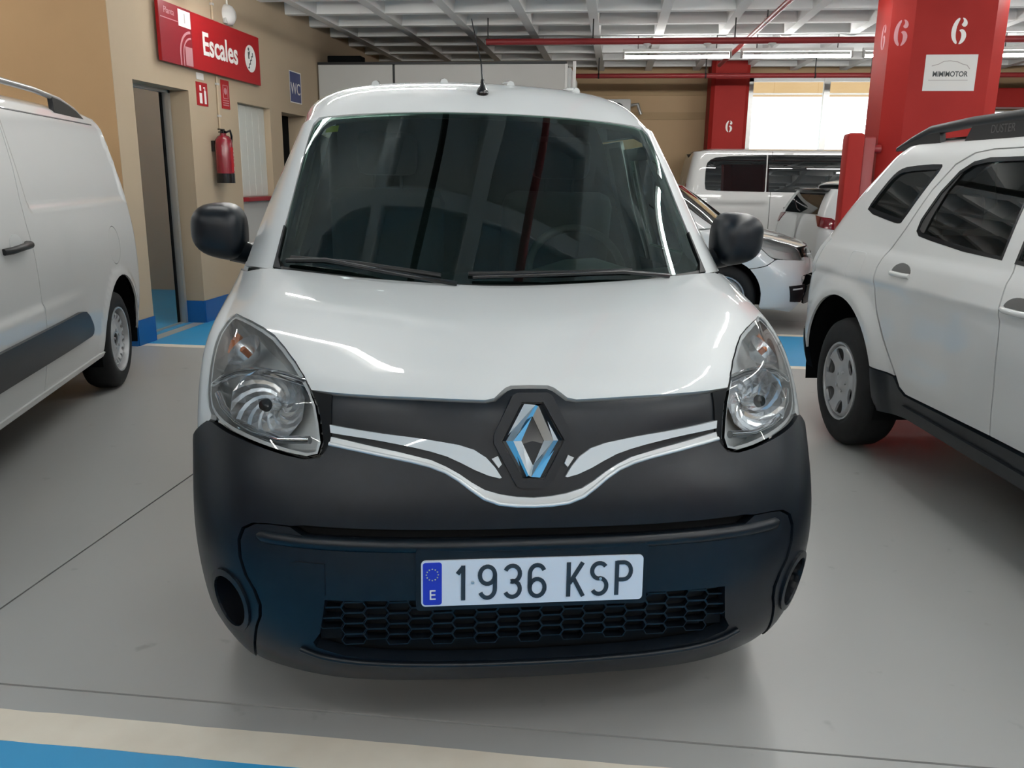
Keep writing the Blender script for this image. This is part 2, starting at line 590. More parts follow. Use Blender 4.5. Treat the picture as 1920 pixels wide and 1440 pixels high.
def stroke(mb, pts, w, h0, h1, axis='y', M=None):
    """raised stroke between depth h0 (front) and h1"""
    L, Rr = ribbon(pts, w)
    def P(a, b_, h):
        return {'y': (a, h, b_), 'z': (a, b_, h), 'x': (h, a, b_)}[axis]
    n = len(L)
    v = [P(a, b, h0) for a, b in L] + [P(a, b, h0) for a, b in Rr] + [P(a, b, h1) for a, b in L] + [P(a, b, h1) for a, b in Rr]
    f = []
    for i in range(n - 1):
        f += [(i, i + 1, n + i + 1, n + i), (2 * n + i + 1, 2 * n + i, 3 * n + i, 3 * n + i + 1),
              (i + 1, i, 2 * n + i, 2 * n + i + 1), (n + i, n + i + 1, 3 * n + i + 1, 3 * n + i)]
    f += [(0, n, 3 * n, 2 * n), (n - 1, 3 * n - 1, 4 * n - 1, 2 * n - 1)]
    mb.add(v, f, M)

def rrect(x0, x1, y0, y1, r, n=5):
    out = []
    for cx, cy, a in ((x1 - r, y1 - r, 0), (x0 + r, y1 - r, 90), (x0 + r, y0 + r, 180), (x1 - r, y0 + r, 270)):
        out += arc(cx, cy, r, a, a + 90, n)
    return out

def text_obj(name, body, size, mat, parent, M, extrude=0.001, align='CENTER', sx=1.0, bold=0.0):
    cu = bpy.data.curves.new(name, 'FONT')
    cu.body = body; cu.size = size; cu.extrude = extrude; cu.align_x = align; cu.align_y = 'CENTER'
    cu.resolution_u = 4
    cu.offset = bold
    cu.materials.append(MATS[mat])
    o = bpy.data.objects.new(name, cu)
    C.objects.link(o)
    bpy.context.view_layer.update()
    me = bpy.data.meshes.new_from_object(o.evaluated_get(bpy.context.evaluated_depsgraph_get()))
    C.objects.unlink(o); bpy.data.objects.remove(o)
    me.transform(Matrix.Scale(sx, 4, (1, 0, 0)))
    me.transform(M)
    me.name = name
    return new_obj(name, me, parent)

# ================================================================== the setting
def struct(name, mb, mat, parent=None, smooth=None):
    o = mb.build(name, mat, parent, smooth)
    if parent is None:
        o['kind'] = 'structure'
    return o

CEIL = 3.25
# ---- floor: slabs with open joints over a dark bed
floor = struct('floor', MB().box(-9.2, 10.2, -8.2, 16.2, -0.10, -0.008), 'joint_dark')
xs = [-9.2, -1.99, 3.01, 10.2]
ys = [-8.2, -3.05, 1.95, 8.95, 16.2]
g = 0.004
for i in range(len(xs) - 1):
    for j in range(len(ys) - 1):
        struct('slab', MB().box(xs[i] + g, xs[i + 1] - g, ys[j] + g, ys[j + 1] - g, -0.008, 0.0), 'floor_grey', floor)

def marking(name, x0, x1, y0, y1, mat, jag=0.0, z=0.0012):
    """a painted stripe: a thin coat with slightly worn edges"""
    n = int((x1 - x0) / 0.08) if jag else 1
    top = [(x0 + (x1 - x0) * i / n, y1 + random.uniform(-jag, jag)) for i in range(n + 1)]
    bot = [(x0 + (x1 - x0) * i / n, y0 + random.uniform(-jag, jag)) for i in range(n + 1)]
    v = [(a, b, z) for a, b in bot] + [(a, b, z) for a, b in top] + [(a, b, -0.0005) for a, b in bot] + [(a, b, -0.0005) for a, b in top]
    k = n + 1
    f = [(i, i + 1, k + i + 1, k + i) for i in range(n)] + [(i + 1, i, 2 * k + i, 2 * k + i + 1) for i in range(n)] + [(k + i, k + i + 1, 3 * k + i + 1, 3 * k + i) for i in range(n)]
    f += [(0, k, 3 * k, 2 * k), (k - 1, 3 * k - 1, 4 * k - 1, 2 * k - 1)]
    m = MB(); m.add(v, f)
    return struct(name, m, mat, floor)
marking('blue_lane', -6.0, 9.6, -1.55, 1.722, 'blue_paint', 0.0025)
marking('white_line', -6.0, 9.6, 1.722, 1.842, 'white_line_paint', 0.002, 0.0018)
marking('white_line', -6.0, 9.6, -1.67, -1.55, 'white_line_paint', 0.002, 0.0018)
marking('blue_lane', -3.95, 9.6, 6.70, 8.03, 'blue_paint', 0.0025)
marking('white_line', -3.95, 9.6, 6.60, 6.70, 'white_line_paint', 0.002, 0.0018)
marking('white_line', -3.95, 9.6, 8.03, 8.13, 'white_line_paint', 0.002, 0.0018)

# ---- left wall with its openings (x = -3.95)
WX = -3.95
T = 0.24
def wall_boxes(y0, y1, z0, z1, holes, x0, x1):
    """wall slab in the y-z plane with rectangular openings"""
    m = MB()
    cuts = sorted({y0, y1, *[h[0] for h in holes], *[h[1] for h in holes]})
    for a, b in zip(cuts[:-1], cuts[1:]):
        hs = sorted([h for h in holes if h[0] <= a + 1e-6 and h[1] >= b - 1e-6], key=lambda h: h[2])
        z = z0
        for h in hs:
            if h[2] > z:
                m.box(x0, x1, a, b, z, h[2])
            z = h[3]
        if z < z1:
            m.box(x0, x1, a, b, z, z1)
    return m
holes = [(6.855, 7.79, 0.0, 2.165), (8.83, 9.68, 0.30, 2.15), (10.03, 10.85, 0.0, 2.14)]
wall_left = struct('wall_left', wall_boxes(6.80, 11.3, 0, CEIL + .3, holes, WX - T, WX), 'wall_cream')
struct('wall_front', MB().box(-9.2, WX - .004, 6.58, 6.80, 0, CEIL + .3), 'wall_cream_lit')
struct('wall_return', MB().box(WX - .004, WX, 6.5805, 6.80, 0, CEIL + .3), 'wall_cream')
struct('baseboard_left', MB().box(WX, WX + .012, 6.58, 6.855, 0, .215).box(WX, WX + .012, 7.79, 8.9, 0, .215)
       .box(WX - T, WX, 7.778, 7.79, 0, .215), 'baseboard_blue')
struct('baseboard_front', MB().box(-9.0, WX, 6.568, 6.58, 0, .215), 'baseboard_blue')
# room behind the door
struct('wall_room', MB().box(-7.6, WX - T, 10.0, 10.12, 0, CEIL).box(-7.7, -7.6, 6.8, 10.1, 0, CEIL)
       .box(-7.6, WX - T, 6.8, 10.1, 2.75, 2.85).box(-7.6, WX - T, 6.80, 6.812, 0, 2.8), 'wall_inner')
struct('floor_room', MB().box(-7.6, WX - .12, 6.8, 10.0, 0.0, 0.0015), 'blue_paint')
# door_1: aluminium frame, threshold and the edge of the folded-back leaf
d1 = struct('door_1', MB().box(WX - T + .01, WX - T + .07, 6.855, 6.875, 0, 2.165).box(WX - T + .01, WX - T + .07, 7.725, 7.765, 0, 2.165)
            .box(WX - T + .01, WX - T + .07, 6.855, 7.765, 2.14, 2.165), 'alu')
struct('door_gap', MB().box(WX - T + .0, WX - T + .012, 7.69, 7.724, 0.0, 2.14), 'matte_black', d1)
struct('threshold', MB().box(WX - T + .01, WX - T + .05, 6.875, 7.725, 0, .012), 'alu', d1)
struct('lock', MB().box(WX - T + .07, WX - T + .076, 7.735, 7.755, .98, 1.10, .003), 'satin_metal', d1)
# window_1: closed serving hatch with a red counter
w1 = struct('window_1', MB().box(WX - .11, WX - .08, 8.83, 9.68, 1.18, 2.15), 'shutter_white')
for k in range(5):
    y0 = 8.84 + k * .168
    struct('shutter_slat', MB().box(WX - .08, WX - .072, y0 + .004, y0 + .164, 1.19, 2.14, .002), 'shutter_white', w1)
struct('counter', MB().box(WX - .10, WX + .06, 8.84, 9.70, 1.135, 1.178, .006), 'red_sign_dark', w1)
struct('lower_panel', MB().box(WX - .06, WX - .03, 8.83, 9.68, .30, 1.14), 'panel_grey', w1)
# door_2: dark doorway
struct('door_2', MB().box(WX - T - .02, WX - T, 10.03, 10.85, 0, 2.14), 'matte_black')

# ---- other outer walls
struct('wall_side', MB().box(-9.4, -9.2, -8.2, 6.8, 0, CEIL + .3), 'wall_cream')
struct('wall_rear', MB().box(-9.4, 10.4, -8.4, -8.2, 0, CEIL + .3), 'wall_cream')
struct('wall_right', MB().box(10.2, 10.4, -8.2, 16.2, 0, CEIL + .3), 'wall_cream')
struct('wall_corner', MB().box(-4.2, WX, 11.3, 16.0, 0, CEIL + .3), 'wall_cream')
YB = 15.8
def wall_xz(x0, x1, z0, z1, holes, y0, y1):
    m = MB()
    cuts = sorted({x0, x1, *[h[0] for h in holes], *[h[1] for h in holes]})
    for a, b in zip(cuts[:-1], cuts[1:]):
        hs = sorted([h for h in holes if h[0] <= a + 1e-6 and h[1] >= b - 1e-6], key=lambda h: h[2])
        z = z0
        for h in hs:
            if h[2] > z: m.box(a, b, y0, y1, z, h[2])
            z = h[3]
        if z < z1: m.box(a, b, y0, y1, z, z1)
    return m
wins = [(2.22, 5.55, 1.9, 3.13), (5.75, 9.8, 2.40, 2.60)]
struct('wall_back', wall_xz(-4.2, 10.2, 0, CEIL + .3, wins, YB, YB + .2), 'wall_back')
for z0, z1 in ((2.84, 2.93), (2.44, 2.56)):
    struct('trim_%d' % (1 if z0 > 2.6 else 2), MB().box(-3.9, 1.5, YB - .02, YB, z0, z1), 'wall_shadow_band')  # darker colour stands in for the shadow lines along the wall
# windows in the back wall: frame and panes
wd = struct('window_2', MB().box(2.22, 2.30, YB + .02, YB + .10, 1.9, 3.13).box(2.22, 5.55, YB + .02, YB + .10, 1.9, 1.96)
            .box(2.22, 5.55, YB + .02, YB + .10, 3.07, 3.13).box(5.47, 5.55, YB + .02, YB + .10, 1.9, 3.13)
            .box(3.48, 3.58, YB + .0, YB + .10, 1.9, 3.13).box(4.48, 4.55, YB + .02, YB + .10, 1.9, 3.13)
            .box(2.30, 5.47, YB + .03, YB + .07, 2.86, 2.885), 'alu')
for a, b in ((2.30, 3.48), (3.58, 4.48), (4.55, 5.47)):
    struct('pane', MB().box(a, b, YB + .055, YB + .061, 1.96, 3.07), 'window_pane', wd)
w3 = struct('window_3', MB().box(5.75, 9.8, YB + .02, YB + .10, 2.40, 2.42).box(5.75, 9.8, YB + .02, YB + .10, 2.58, 2.60), 'alu')
struct('pane', MB().box(5.75, 9.8, YB + .055, YB + .061, 2.42, 2.58), 'window_pane', w3)
# red beam and apron beside the right-hand window
struct('beam', MB().box(5.6, 10.2, YB - .45, YB - .02, 2.62, 2.92, .01), 'red_column')
struct('apron', MB().box(5.6, 10.2, YB - .10, YB - .01, 1.6, 2.39, .01), 'red_column')

# ---- outside, seen through the windows
tag(MB().box(-2, 14, 24.0, 24.6, 3.6, 9.0).build('street_canopy', 'outdoor_tan'), 'tan facade of a house beyond the garage windows', 'building')
struct('ground_outside', MB().box(-10, 20, 16.2, 40, -.2, 0.0), 'outdoor_pale')

# ---- ceiling: slab with a waffle of ribs
ceiling = struct('ceiling', MB().box(-9.4, 10.4, -8.4, 16.2, CEIL + .30, CEIL + .45), 'concrete_ceiling')
P_ = 0.82
rib_l = bpy.data.meshes.new('rib_along')
def rib_mesh(name, L, along):
    w0, w1 = .055, .085
    m = MB()
    if along:
        pr = [(-w1, .30), (w1, .30), (w0, 0), (-w0, 0)]
        m.add([(x, 0, z) for x, z in pr] + [(x, L, z) for x, z in pr], [(0, 1, 2, 3), (7, 6, 5, 4), (0, 4, 5, 1), (1, 5, 6, 2), (2, 6, 7, 3), (3, 7, 4, 0)])
    else:
        pr = [(-w1, .30), (w1, .30), (w0, .004), (-w0, .004)]
        m.add([(0, y, z) for y, z in pr] + [(L, y, z) for y, z in pr], [(0, 1, 2, 3), (7, 6, 5, 4), (0, 4, 5, 1), (1, 5, 6, 2), (2, 6, 7, 3), (3, 7, 4, 0)])
    return m
first = {}
def rib(along, c):
    key = along
    if key not in first:
        first[key] = struct('rib', rib_mesh('rib', 24.6 if along else 19.8, along), 'concrete_ceiling', ceiling)
        o = first[key]
    else:
        o = first[key].copy(); C.objects.link(o); o.parent = ceiling
    o.location = (c, -8.4, CEIL) if along else (-9.4, c, CEIL)
k0 = -0.34
for k in range(-11, 13):
    rib(True, k0 + k * P_)
for k in range(-22, 7):
    rib(False, 10.35 + k * P_)

# ---- red columns
def column(name, x0, x1, y0, y1, ch):
    pl = [(x0 + ch, y0), (x1 - ch, y0), (x1, y0 + ch), (x1, y1 - ch), (x1 - ch, y1), (x0 + ch, y1), (x0, y1 - ch), (x0, y0 + ch)]
    return struct(name, MB().prism(pl, 0.0, CEIL + .3, 'z'), 'red_column')
col_near = column('pillar', 2.30, 3.25, 8.0, 8.75, .15)
col_far = column('pillar', 1.50, 2.12, 15.0, 15.75, .06)
column('pillar', -7.3, -6.5, -2.0, -1.3, .12)
column('pillar', 5.2, 6.0, -2.0, -1.3, .12)

# stencilled numerals on the columns
def six(mb, cx, cz, h, M=None, y0=-.002, y1=.0):
    s = h / 2.0
    q = lambda L: [(cx + a * s, cz + b * s) for a, b in L]
    left = [(-.12, 1.0), (-.38, .78), (-.56, .40), (-.62, .0), (-.58, -.42), (-.42, -.76), (-.18, -.98), (-.10, -.86), (-.24, -.55), (-.28, -.2), (-.26, .25), (-.16, .62), (-.04, .88)]
    top = [(.10, 1.0), (.32, .92), (.50, .70), (.52, .45), (.38, .30), (.18, .34), (.08, .50), (.20, .62), (.22, .78)]
    bowl = [(-.06, .06), (.16, .16), (.40, .02), (.54, -.30), (.46, -.66), (.24, -.92), (.0, -.98), (.06, -.84), (.16, -.55), (.16, -.22), (.08, -.06)]
    for L in (left, top, bowl):
        mb.prism(chaikin(q(L), 1), y0, y1, 'y', M)
    return mb
six(MB(), 2.82, 2.655, .215, Matrix.Translation((0, 8.0, 0))).build('numeral', 'white_print', col_near)
Mch = Matrix.Translation((2.375, 8.075, 0)) @ Matrix.Rotation(R(-45), 4, 'Z')
six(MB(), 0.0, 2.655, .215, Mch).build('numeral', 'pink_print', col_near)
Msd = Matrix.Translation((2.30, 8.32, 0)) @ Matrix.Rotation(R(-90), 4, 'Z')
six(MB(), 0.0, 2.655, .215, Msd).build('numeral', 'pink_print', col_near)
six(MB(), 1.83, 2.28, .19, Matrix.Translation((0, 15.0, 0))).build('numeral', 'white_print', col_far)

# printed sheet on the near column
sh = thing('paper_notice', 'white printed sheet taped under the numeral on the near red column', 'notice', (2.784, 7.998, 2.323))
MB().box(-.21, .21, -.0015, 0, -.146, .146).build('sheet', 'paper', sh)
mk = MB()
stroke(mk, [(-.155, .055), (-.10, .07), (-.06, .092), (-.01, .096), (.05, .088), (.09, .07), (.13, .06), (.155, .03)], .006, -.0022, -.0014)
mk.build('car_outline', 'ink_pale', sh)
text_obj('lettering', 'MIMIMOTOR', .058, 'ink_grey', sh, Matrix.Translation((0, -.0022, -.012)) @ Matrix.Rotation(R(90), 4, 'X'), .0004, sx=.86, bold=.0016)
mk = MB(); mk.box(-.17, .15, -.0022, -.0014, -.063, -.058); mk.build('rule_line', 'ink_pale', sh)

# red guard post and pipe at the column foot
gp = thing('hydrant_riser', 'red boxed riser pipe standing against the near red column', 'pipe', (2.16, 8.12, 0))
MB().box(-.15, .0, -.10, .10, 0, 1.83, .03).build('riser_box', 'red_column', gp, 40)
MB().box(.0, .10, -.06, .06, .25, 1.80, .015).build('riser_cover', 'red_pipe', gp, 40)
MB().tube([(.02, 0, 1.70), (.16, .0, 1.70)], .035, 12).build('branch_pipe', 'red_pipe', gp, 40)

# ---- sprinkler pipes under the ceiling
def pipe(label, pts, r, hang, heads=(), mat='red_pipe', cat='pipe', group=None):
    t = thing('sprinkler_pipe', label, cat, (0, 0, 0), group=group)
    MB().tube(pts, r, 12).build('pipe_run', mat, t, 50)
    for p in hang:
        MB().tube([(p[0], p[1], p[2]), (p[0], p[1], CEIL + .02)], .008, 6).build('hanger', 'dark_trim', t)
        MB().lathe([(r + .006, -.012), (r + .006, .012)], 12, 'x' if abs(pts[0][1] - pts[-1][1]) < .01 else 'y', Matrix.Translation(p)).build('clamp', 'dark_trim', t)
    for p in heads:
        MB().lathe([(.0, 0), (.045, 0), (.05, -.012), (.02, -.03), (.012, -.05), (.0, -.052)], 12, 'z', Matrix.Translation(p)).build('sprinkler_head', 'pvc_white', t, 40)
    return t
pipe('red sprinkler pipe crossing the waffle ceiling before the tube lights', [(-1.62, 10.75, 3.0), (9.9, 10.85, 3.0)], .036,
     [(-1.60, 10.75, 3.0), (-.34, 10.76, 3.0), (1.31, 10.77, 3.0), (3.0, 10.79, 3.0)], [(.30, 10.76, 2.97), (1.00, 10.77, 2.97), (1.74, 10.77, 2.97)])
pipe('red pipe running low in front of the back wall windows', [(-.7, 14.1, 2.98), (9.9, 14.1, 2.98)], .036, [(-.34, 14.1, 2.98), (1.31, 14.1, 2.98), (2.95, 14.1, 2.98), (3.77, 14.1, 2.98)])
pipe('red pipe running lengthways from the front to the far red column', [(1.69, 5.9, 3.16), (1.66, 8.5, 3.16), (1.50, 14.0, 3.12)], .03, [(1.60, 10.35, 3.15), (1.655, 8.7, 3.16)])
pipe('dark red pipe overhead above the bonnet of the middle van', [(0.0, -3.0, 3.0), (0.0, 8.2, 3.0)], .03, [(0.0, 1.2, 3.0), (0.0, 6.0, 3.0)])
pipe('grey conduit pipe overhead left of the dark red pipe', [(-.69, -3.0, 3.0), (-.69, 8.2, 3.0)], .025, [(-.69, 1.2, 3.0)], mat='dark_trim')

# ---- fluorescent battens
def batten(x, y, z=3.03, L=1.45, label=None, group='fluorescent battens under the ceiling', along='x'):
    t = thing('fluorescent_batten', label or 'unseen fluorescent batten lamp under the ceiling, outside the picture, several of them added for light', 'lamp', (x, y, z), (0, 0, 0 if along == 'x' else R(90)), group)
    MB().box(0, L, -.022, .022, .03, .07, .004).build('housing', 'pvc_white', t)
    MB().tube([(.03, 0, -.03), (L - .03, 0, -.03)], .019, 6).build('tube', 'tube_light', t, 50)
    for a in (0.0, L - .03):
        MB().box(a, a + .03, -.02, .02, -.05, .03, .004).build('end_cap', 'pvc_white', t)
    for a in (.2, L - .2):
        MB().tube([(a, 0, .07), (a, 0, CEIL - z + .01)], .006, 6).build('hanger', 'dark_trim', t)
    return t
lab12 = ['fluorescent batten nearest the grey cabin, left end of the far lit row', 'fluorescent batten second in the far lit row, beside the diagonal red pipe',
         'fluorescent batten third in the far lit row, half hidden by the near red column', 'fluorescent batten of the far lit row hidden behind the near red column']
for x, l in zip((.02, 1.555, 3.09, 4.62), lab12):
    batten(x, 12.05, 3.02, 1.42, l, 'fluorescent battens of the far row')
for y in (7.0, 5.65, 3.55):
    batten(-2.46, y)
    for x in (5.0, 6.6):
        batten(x, y)
for y in (2.85, 4.37):
    batten(1.36, y, along='y')
for x in (.75, 2.4, 4.1, 5.8):
    batten(x, 8.15)  # unseen row, added to brighten the ceiling
batten(-3.75, 7.75)
for x in (2.2, 3.8, 5.4):
    batten(x, .9)  # added out of view to lift the right-hand floor
batten(1.36, 1.25, along='y')  # one more unseen batten added for the right side
for y in (2.4, 4.2):
    batten(3.6, y, along='y')  # unseen pair over the SUV, added for more light on the right
for y in (-.2, -2.6, -5.6):
    for x in (-4.8, -2.2, .2, 2.6, 5.0, 7.4):
        batten(x, y)  # rows behind the camera, unseen and put in for general lighting
for y in (4.9, 2.4):
    batten(-6.4, y)
batten(-5.8, 8.2, 2.70, 1.2, 'unseen fluorescent batten added to light the room behind the open door', 'lamps indoors')  # added lamp, out of sight, so the room looks lit

# ---- grey cabin in the far left corner
cb = thing('site_cabin', 'light grey panelled cabin in the far corner behind the middle van', 'cabin', (0, 11.32, 0))
for a, b in ((-3.93, -2.935), (-2.905, -.70)):
    MB().box(a, b, 0, .05, 0, 2.82, .006).build('panel', 'panel_grey', cb)
MB().box(-3.93, -.70, .012, .04, 0, 2.81).build('panel_joint', 'dark_trim', cb)
MB().box(-.70, -.665, -.002, .06, 0, 2.82).build('corner_post', 'pvc_white', cb)
MB().box(-.665, -.625, .05, 1.8, 0, 2.78).build('side_panel', 'lamp_grey', cb)
MB().box(-.60, -.56, -.03, .03, 0, 2.85, .005).build('side_post', 'pvc_white', cb)
MB().box(-3.93, -.68, -.012, .06, 2.82, 2.85).build('top_rail', 'dark_trim', cb)
MB().box(-3.93, -.68, .06, 1.8, 2.80, 2.84).build('roof', 'dark_trim', cb)
MB().box(-3.80, -3.35, -.0, .2, 2.85, 2.93, .01).build('fan_box', 'matte_black', cb)

# grey heater on the back wall
ht = thing('wall_heater', 'small grey heater unit fixed on the back wall beyond the van roof', 'heater', (.12, YB - .3, 2.46))
MB().box(-.42, .08, 0, .28, -.05, .30, .03).build('casing', 'lamp_grey', ht, 40)
MB().lathe([(.0, -.03), (.10, -.03), (.115, .0), (.115, .10)], 20, 'y', Matrix.Translation((-.15, -.02, .12))).build('fan_ring', 'dark_trim', ht, 40)
MB().tube([(.08, .1, .2), (.2, .1, .22), (.26, .1, .05)], .03, 8).build('flue', 'alu', ht, 50)

# ---- things on the left wall
# sign "Escales"
sg = thing('direction_sign', 'long red wall sign reading Escales above the doorway', 'sign', (WX + .03, 7.25, 2.36))
L_, H_ = 2.08, .49
Mw = Matrix(((0, -1, 0, 0), (1, 0, 0, 0), (0, 0, 1, 0), (0, 0, 0, 1)))      # sign plane: local x -> wall y, front -> +x
MB().box(0, .03, 0, L_, 0, H_, .004).build('board', 'red_sign', sg)
MB().box(.03, .032, .0, .56, .0, H_).build('picture_field', 'red_sign_dark', sg)
def on_sign(x, z, d=.033):
    return Matrix.Translation((d, x, z)) @ Matrix.Rotation(R(90), 4, 'Z') @ Matrix.Rotation(R(90), 4, 'X')
text_obj('lettering', 'Escales', .285, 'white_print', sg, on_sign(1.14, .235), .001, sx=.95, bold=.006)
MB().box(.032, .034, .33, .55, .33, .47).build('number_tile', 'white_print', sg)
text_obj('tile_numeral', '1', .12, 'ink_pale', sg, on_sign(.44, .40, .0345), .0005)
text_obj('small_heading', 'Planta', .075, 'pink_print', sg, on_sign(.17, .42, .033), .0005)
MB().box(.032, .0335, .02, .33, .355, .362).build('heading_rule', 'pink_print', sg)
am = MB()
for r_, w_, in ((.20, .022), (.15, .016)):
    stroke(am, [(.55 - r_ * 1.1 + 0, 0.0), (.55 - r_ * 1.1, .10)] + [(.55 + r_ * 1.1 * math.cos(R(a)), .10 + r_ * math.sin(R(a))) for a in range(175, 88, -8)], w_, .033, .0345, 'x')
am.build('arch_picture', 'pink_print', sg)
MB().box(.032, .0335, .42, .55, .01, .17).build('arch_fill', 'pink_print', sg)
MB().prism(arc(1.83, .245, .135, 0, 352.5, 47), .036, .032, 'x').build('pictogram_disc', 'white_print', sg)
pm = MB()
stroke(pm, [(1.76, .15), (1.79, .15), (1.79, .19), (1.82, .19), (1.82, .23), (1.85, .23), (1.85, .27), (1.88, .27), (1.88, .31)], .016, .038, .0355, 'x')
stroke(pm, [(1.78, .31), (1.785, .24)], .028, .038, .0355, 'x')
pm.prism(arc(1.785, .335, .017, 0, 345, 23), .038, .0355, 'x')
stroke(pm, [(1.79, .27), (1.82, .32)], .012, .038, .0355, 'x')
pm.build('pictogram', 'ink_grey', sg)

def wall_sign(name, label, y0, y1, z0, z1, mat, cat='sign'):
    t = thing(name, label, cat, (WX, y0, z0))
    MB().box(0, .006, 0, y1 - y0, 0, z1 - z0).build('board', mat, t)
    return t
s1 = wall_sign('safety_sign', 'small red extinguisher pictogram sign beside the doorway', 7.94, 8.16, 2.05, 2.262, 'red_sign')
m_ = MB(); m_.box(.006, .008, .05, .10, .02, .115); m_.box(.006, .008, .06, .09, .135, .185); m_.build('flame_mark', 'white_print', s1)
m_ = MB(); m_.box(.006, .008, .145, .185, .02, .14, .004); stroke(m_, [(.165, .14), (.165, .17), (.135, .165)], .012, .008, .006, 'x'); m_.build('extinguisher_mark', 'white_print', s1)
s2 = wall_sign('safety_sign', 'narrow red instruction sign right of the extinguisher pictogram', 8.46, 8.64, 2.06, 2.335, 'red_sign')
m_ = MB(); stroke(m_, [(.04, .10), (.04, .225), (.14, .225), (.14, .10), (.04, .10)], .008, .008, .006, 'x')
m_.prism(arc(.09, .17, .032, 0, 345, 23), .008, .006, 'x'); m_.build('bell_mark', 'pink_print', s2)
m_ = MB()
for z in (.075, .052, .030):
    m_.box(.006, .0075, .025, .155, z, z + .009)
m_.build('text_lines', 'pink_print', s2)
s3 = wall_sign('washroom_sign', 'dark blue upright WC sign on the wall near the cabin', 10.33, 10.69, 2.285, 2.63, 'blue_sign')
text_obj('lettering', 'WC', .19, 'white_print', s3, on_sign(.18, .15, .0075), .0008, sx=.95)
MB().box(.006, .0075, -.012, .0, -.012, .357).box(.006, .0075, .36, .372, -.012, .357).box(.006, .0075, 0, .36, .345, .357).box(.006, .0075, 0, .36, -.012, 0).build('border', 'white_print', s3)
s4 = wall_sign('wall_label', 'tiny white label on the wall under the long red sign', 7.96, 8.10, 2.285, 2.345, 'paper')

# emergency lamp and conduit
el = thing('emergency_lamp', 'round white emergency lamp on the wall above the red sign', 'lamp', (WX, 8.70, 2.97))
MB().lathe([(.0, .09), (.05, .085), (.085, .06), (.10, .02), (.10, .0)], 24, 'x').build('globe', 'pvc_white', el, 60)
MB().box(0, .035, -.09, .09, -.09, -.03, .008).build('base_box', 'panel_grey', el)
MB().tube([(.012, 0, .10), (.012, 0, .35)], .01, 8).build('conduit', 'pvc_white', el, 50)
cd = thing('wall_conduit', 'thin cream conduit pipe running down the wall to the extinguisher', 'conduit', (WX + .012, 8.36, 1.85))
MB().tube([(0, 0, 0), (0, 0, .5)], .012, 8).build('lower_run', 'wall_cream', cd, 50)
MB().tube([(0, 0, 1.02), (0, 0, 1.45)], .012, 8).build('upper_run', 'wall_cream', cd, 50)
for z in (.12, .42, 1.15):
    MB().box(-.012, .016, -.02, .02, z, z + .02).build('clip', 'panel_grey', cd)

# fire extinguisher
ex = thing('fire_extinguisher', 'dark red fire extinguisher hanging on the wall beside the doorway', 'extinguisher', (WX + .115, 8.20, 1.335))
MB().lathe([(.0, .005), (.07, .005), (.082, .02), (.085, .10), (.085, .36), (.078, .41), (.055, .445), (.03, .455), (.03, .47), (.0, .47)], 24).build('cylinder', 'extinguisher_red', ex, 50)
MB().lathe([(.088, .0), (.088, .09), (.084, .092)], 24).build('foot_ring', 'gloss_black', ex, 50)
MB().box(-.02, .02, -.025, .025, .465, .50, .005).box(-.012, .012, -.09, .02, .50, .512, .003).box(-.012, .012, -.08, .02, .475, .485, .003).build('valve_handle', 'gloss_black', ex)
MB().tube([(.03, 0, .48), (.05, .05, .50), (.04, .10, .45), (.02, .115, .30), (.02, .105, .10)], .011, 8).build('hose', 'gloss_black', ex, 60)
m_ = MB(); n_ = 8
vv = []
for i in range(n_ + 1):
    a = R(-20 + 62 * i / n_)
    for z in (.10, .34):
        vv.append((.0862 * math.cos(a), .0862 * math.sin(a), z))
m_.add(vv, [(2 * i, 2 * i + 2, 2 * i + 3, 2 * i + 1) for i in range(n_)]); m_.build('label_sticker', 'red_sign', ex, 60)
vv = []
for i in range(n_ + 1):
    a = R(10 + 26 * i / n_)
    for z in (.115, .155):
        vv.append((.0872 * math.cos(a), .0872 * math.sin(a), z))
m_ = MB(); m_.add(vv, [(2 * i, 2 * i + 2, 2 * i + 3, 2 * i + 1) for i in range(n_)]); m_.build('white_patch', 'white_print', ex, 60)
vv = []
for z0, z1 in ((.19, .215), (.23, .245), (.26, .285), (.30, .312)):
    pass
m_ = MB()
for z0, z1 in ((.19, .212), (.228, .24), (.258, .28), (.298, .31)):
    vv = []
    for i in range(n_ + 1):
        a = R(12 + 18 * i / n_)
        for z in (z0, z1):
            vv.append((.0872 * math.cos(a), .0872 * math.sin(a), z))
    m_.add(vv, [(2 * i, 2 * i + 2, 2 * i + 3, 2 * i + 1) for i in range(n_)])
m_.build('label_text', 'white_print', ex, 60)
MB().box(-.115, -.08, -.03, .03, .30, .40).build('bracket', 'gloss_black', ex)

# ================================================================== vehicles
class Disc:
    """wheel face: dished disc around an axle along x"""
    def __init__(s, x0, y0, z0, side, prof):
        s.x0, s.y0, s.z0, s.side = x0, y0, z0, side
        s.prof = spl(prof)
    def __call__(s, a, b):
        a = np.asarray(a, float); b = np.asarray(b, float)
        return np.c_[s.side * (s.x0 + s.prof(np.hypot(a, b))), s.y0 + a, s.z0 + b]
    def normal(s, a, b, e=1e-3):
        a = np.asarray(a, float); b = np.asarray(b, float)
        n = np.cross(s(a + e, b) - s(a - e, b), s(a, b + e) - s(a, b - e)) * s.side
        return n / np.linalg.norm(n, axis=1)[:, None]

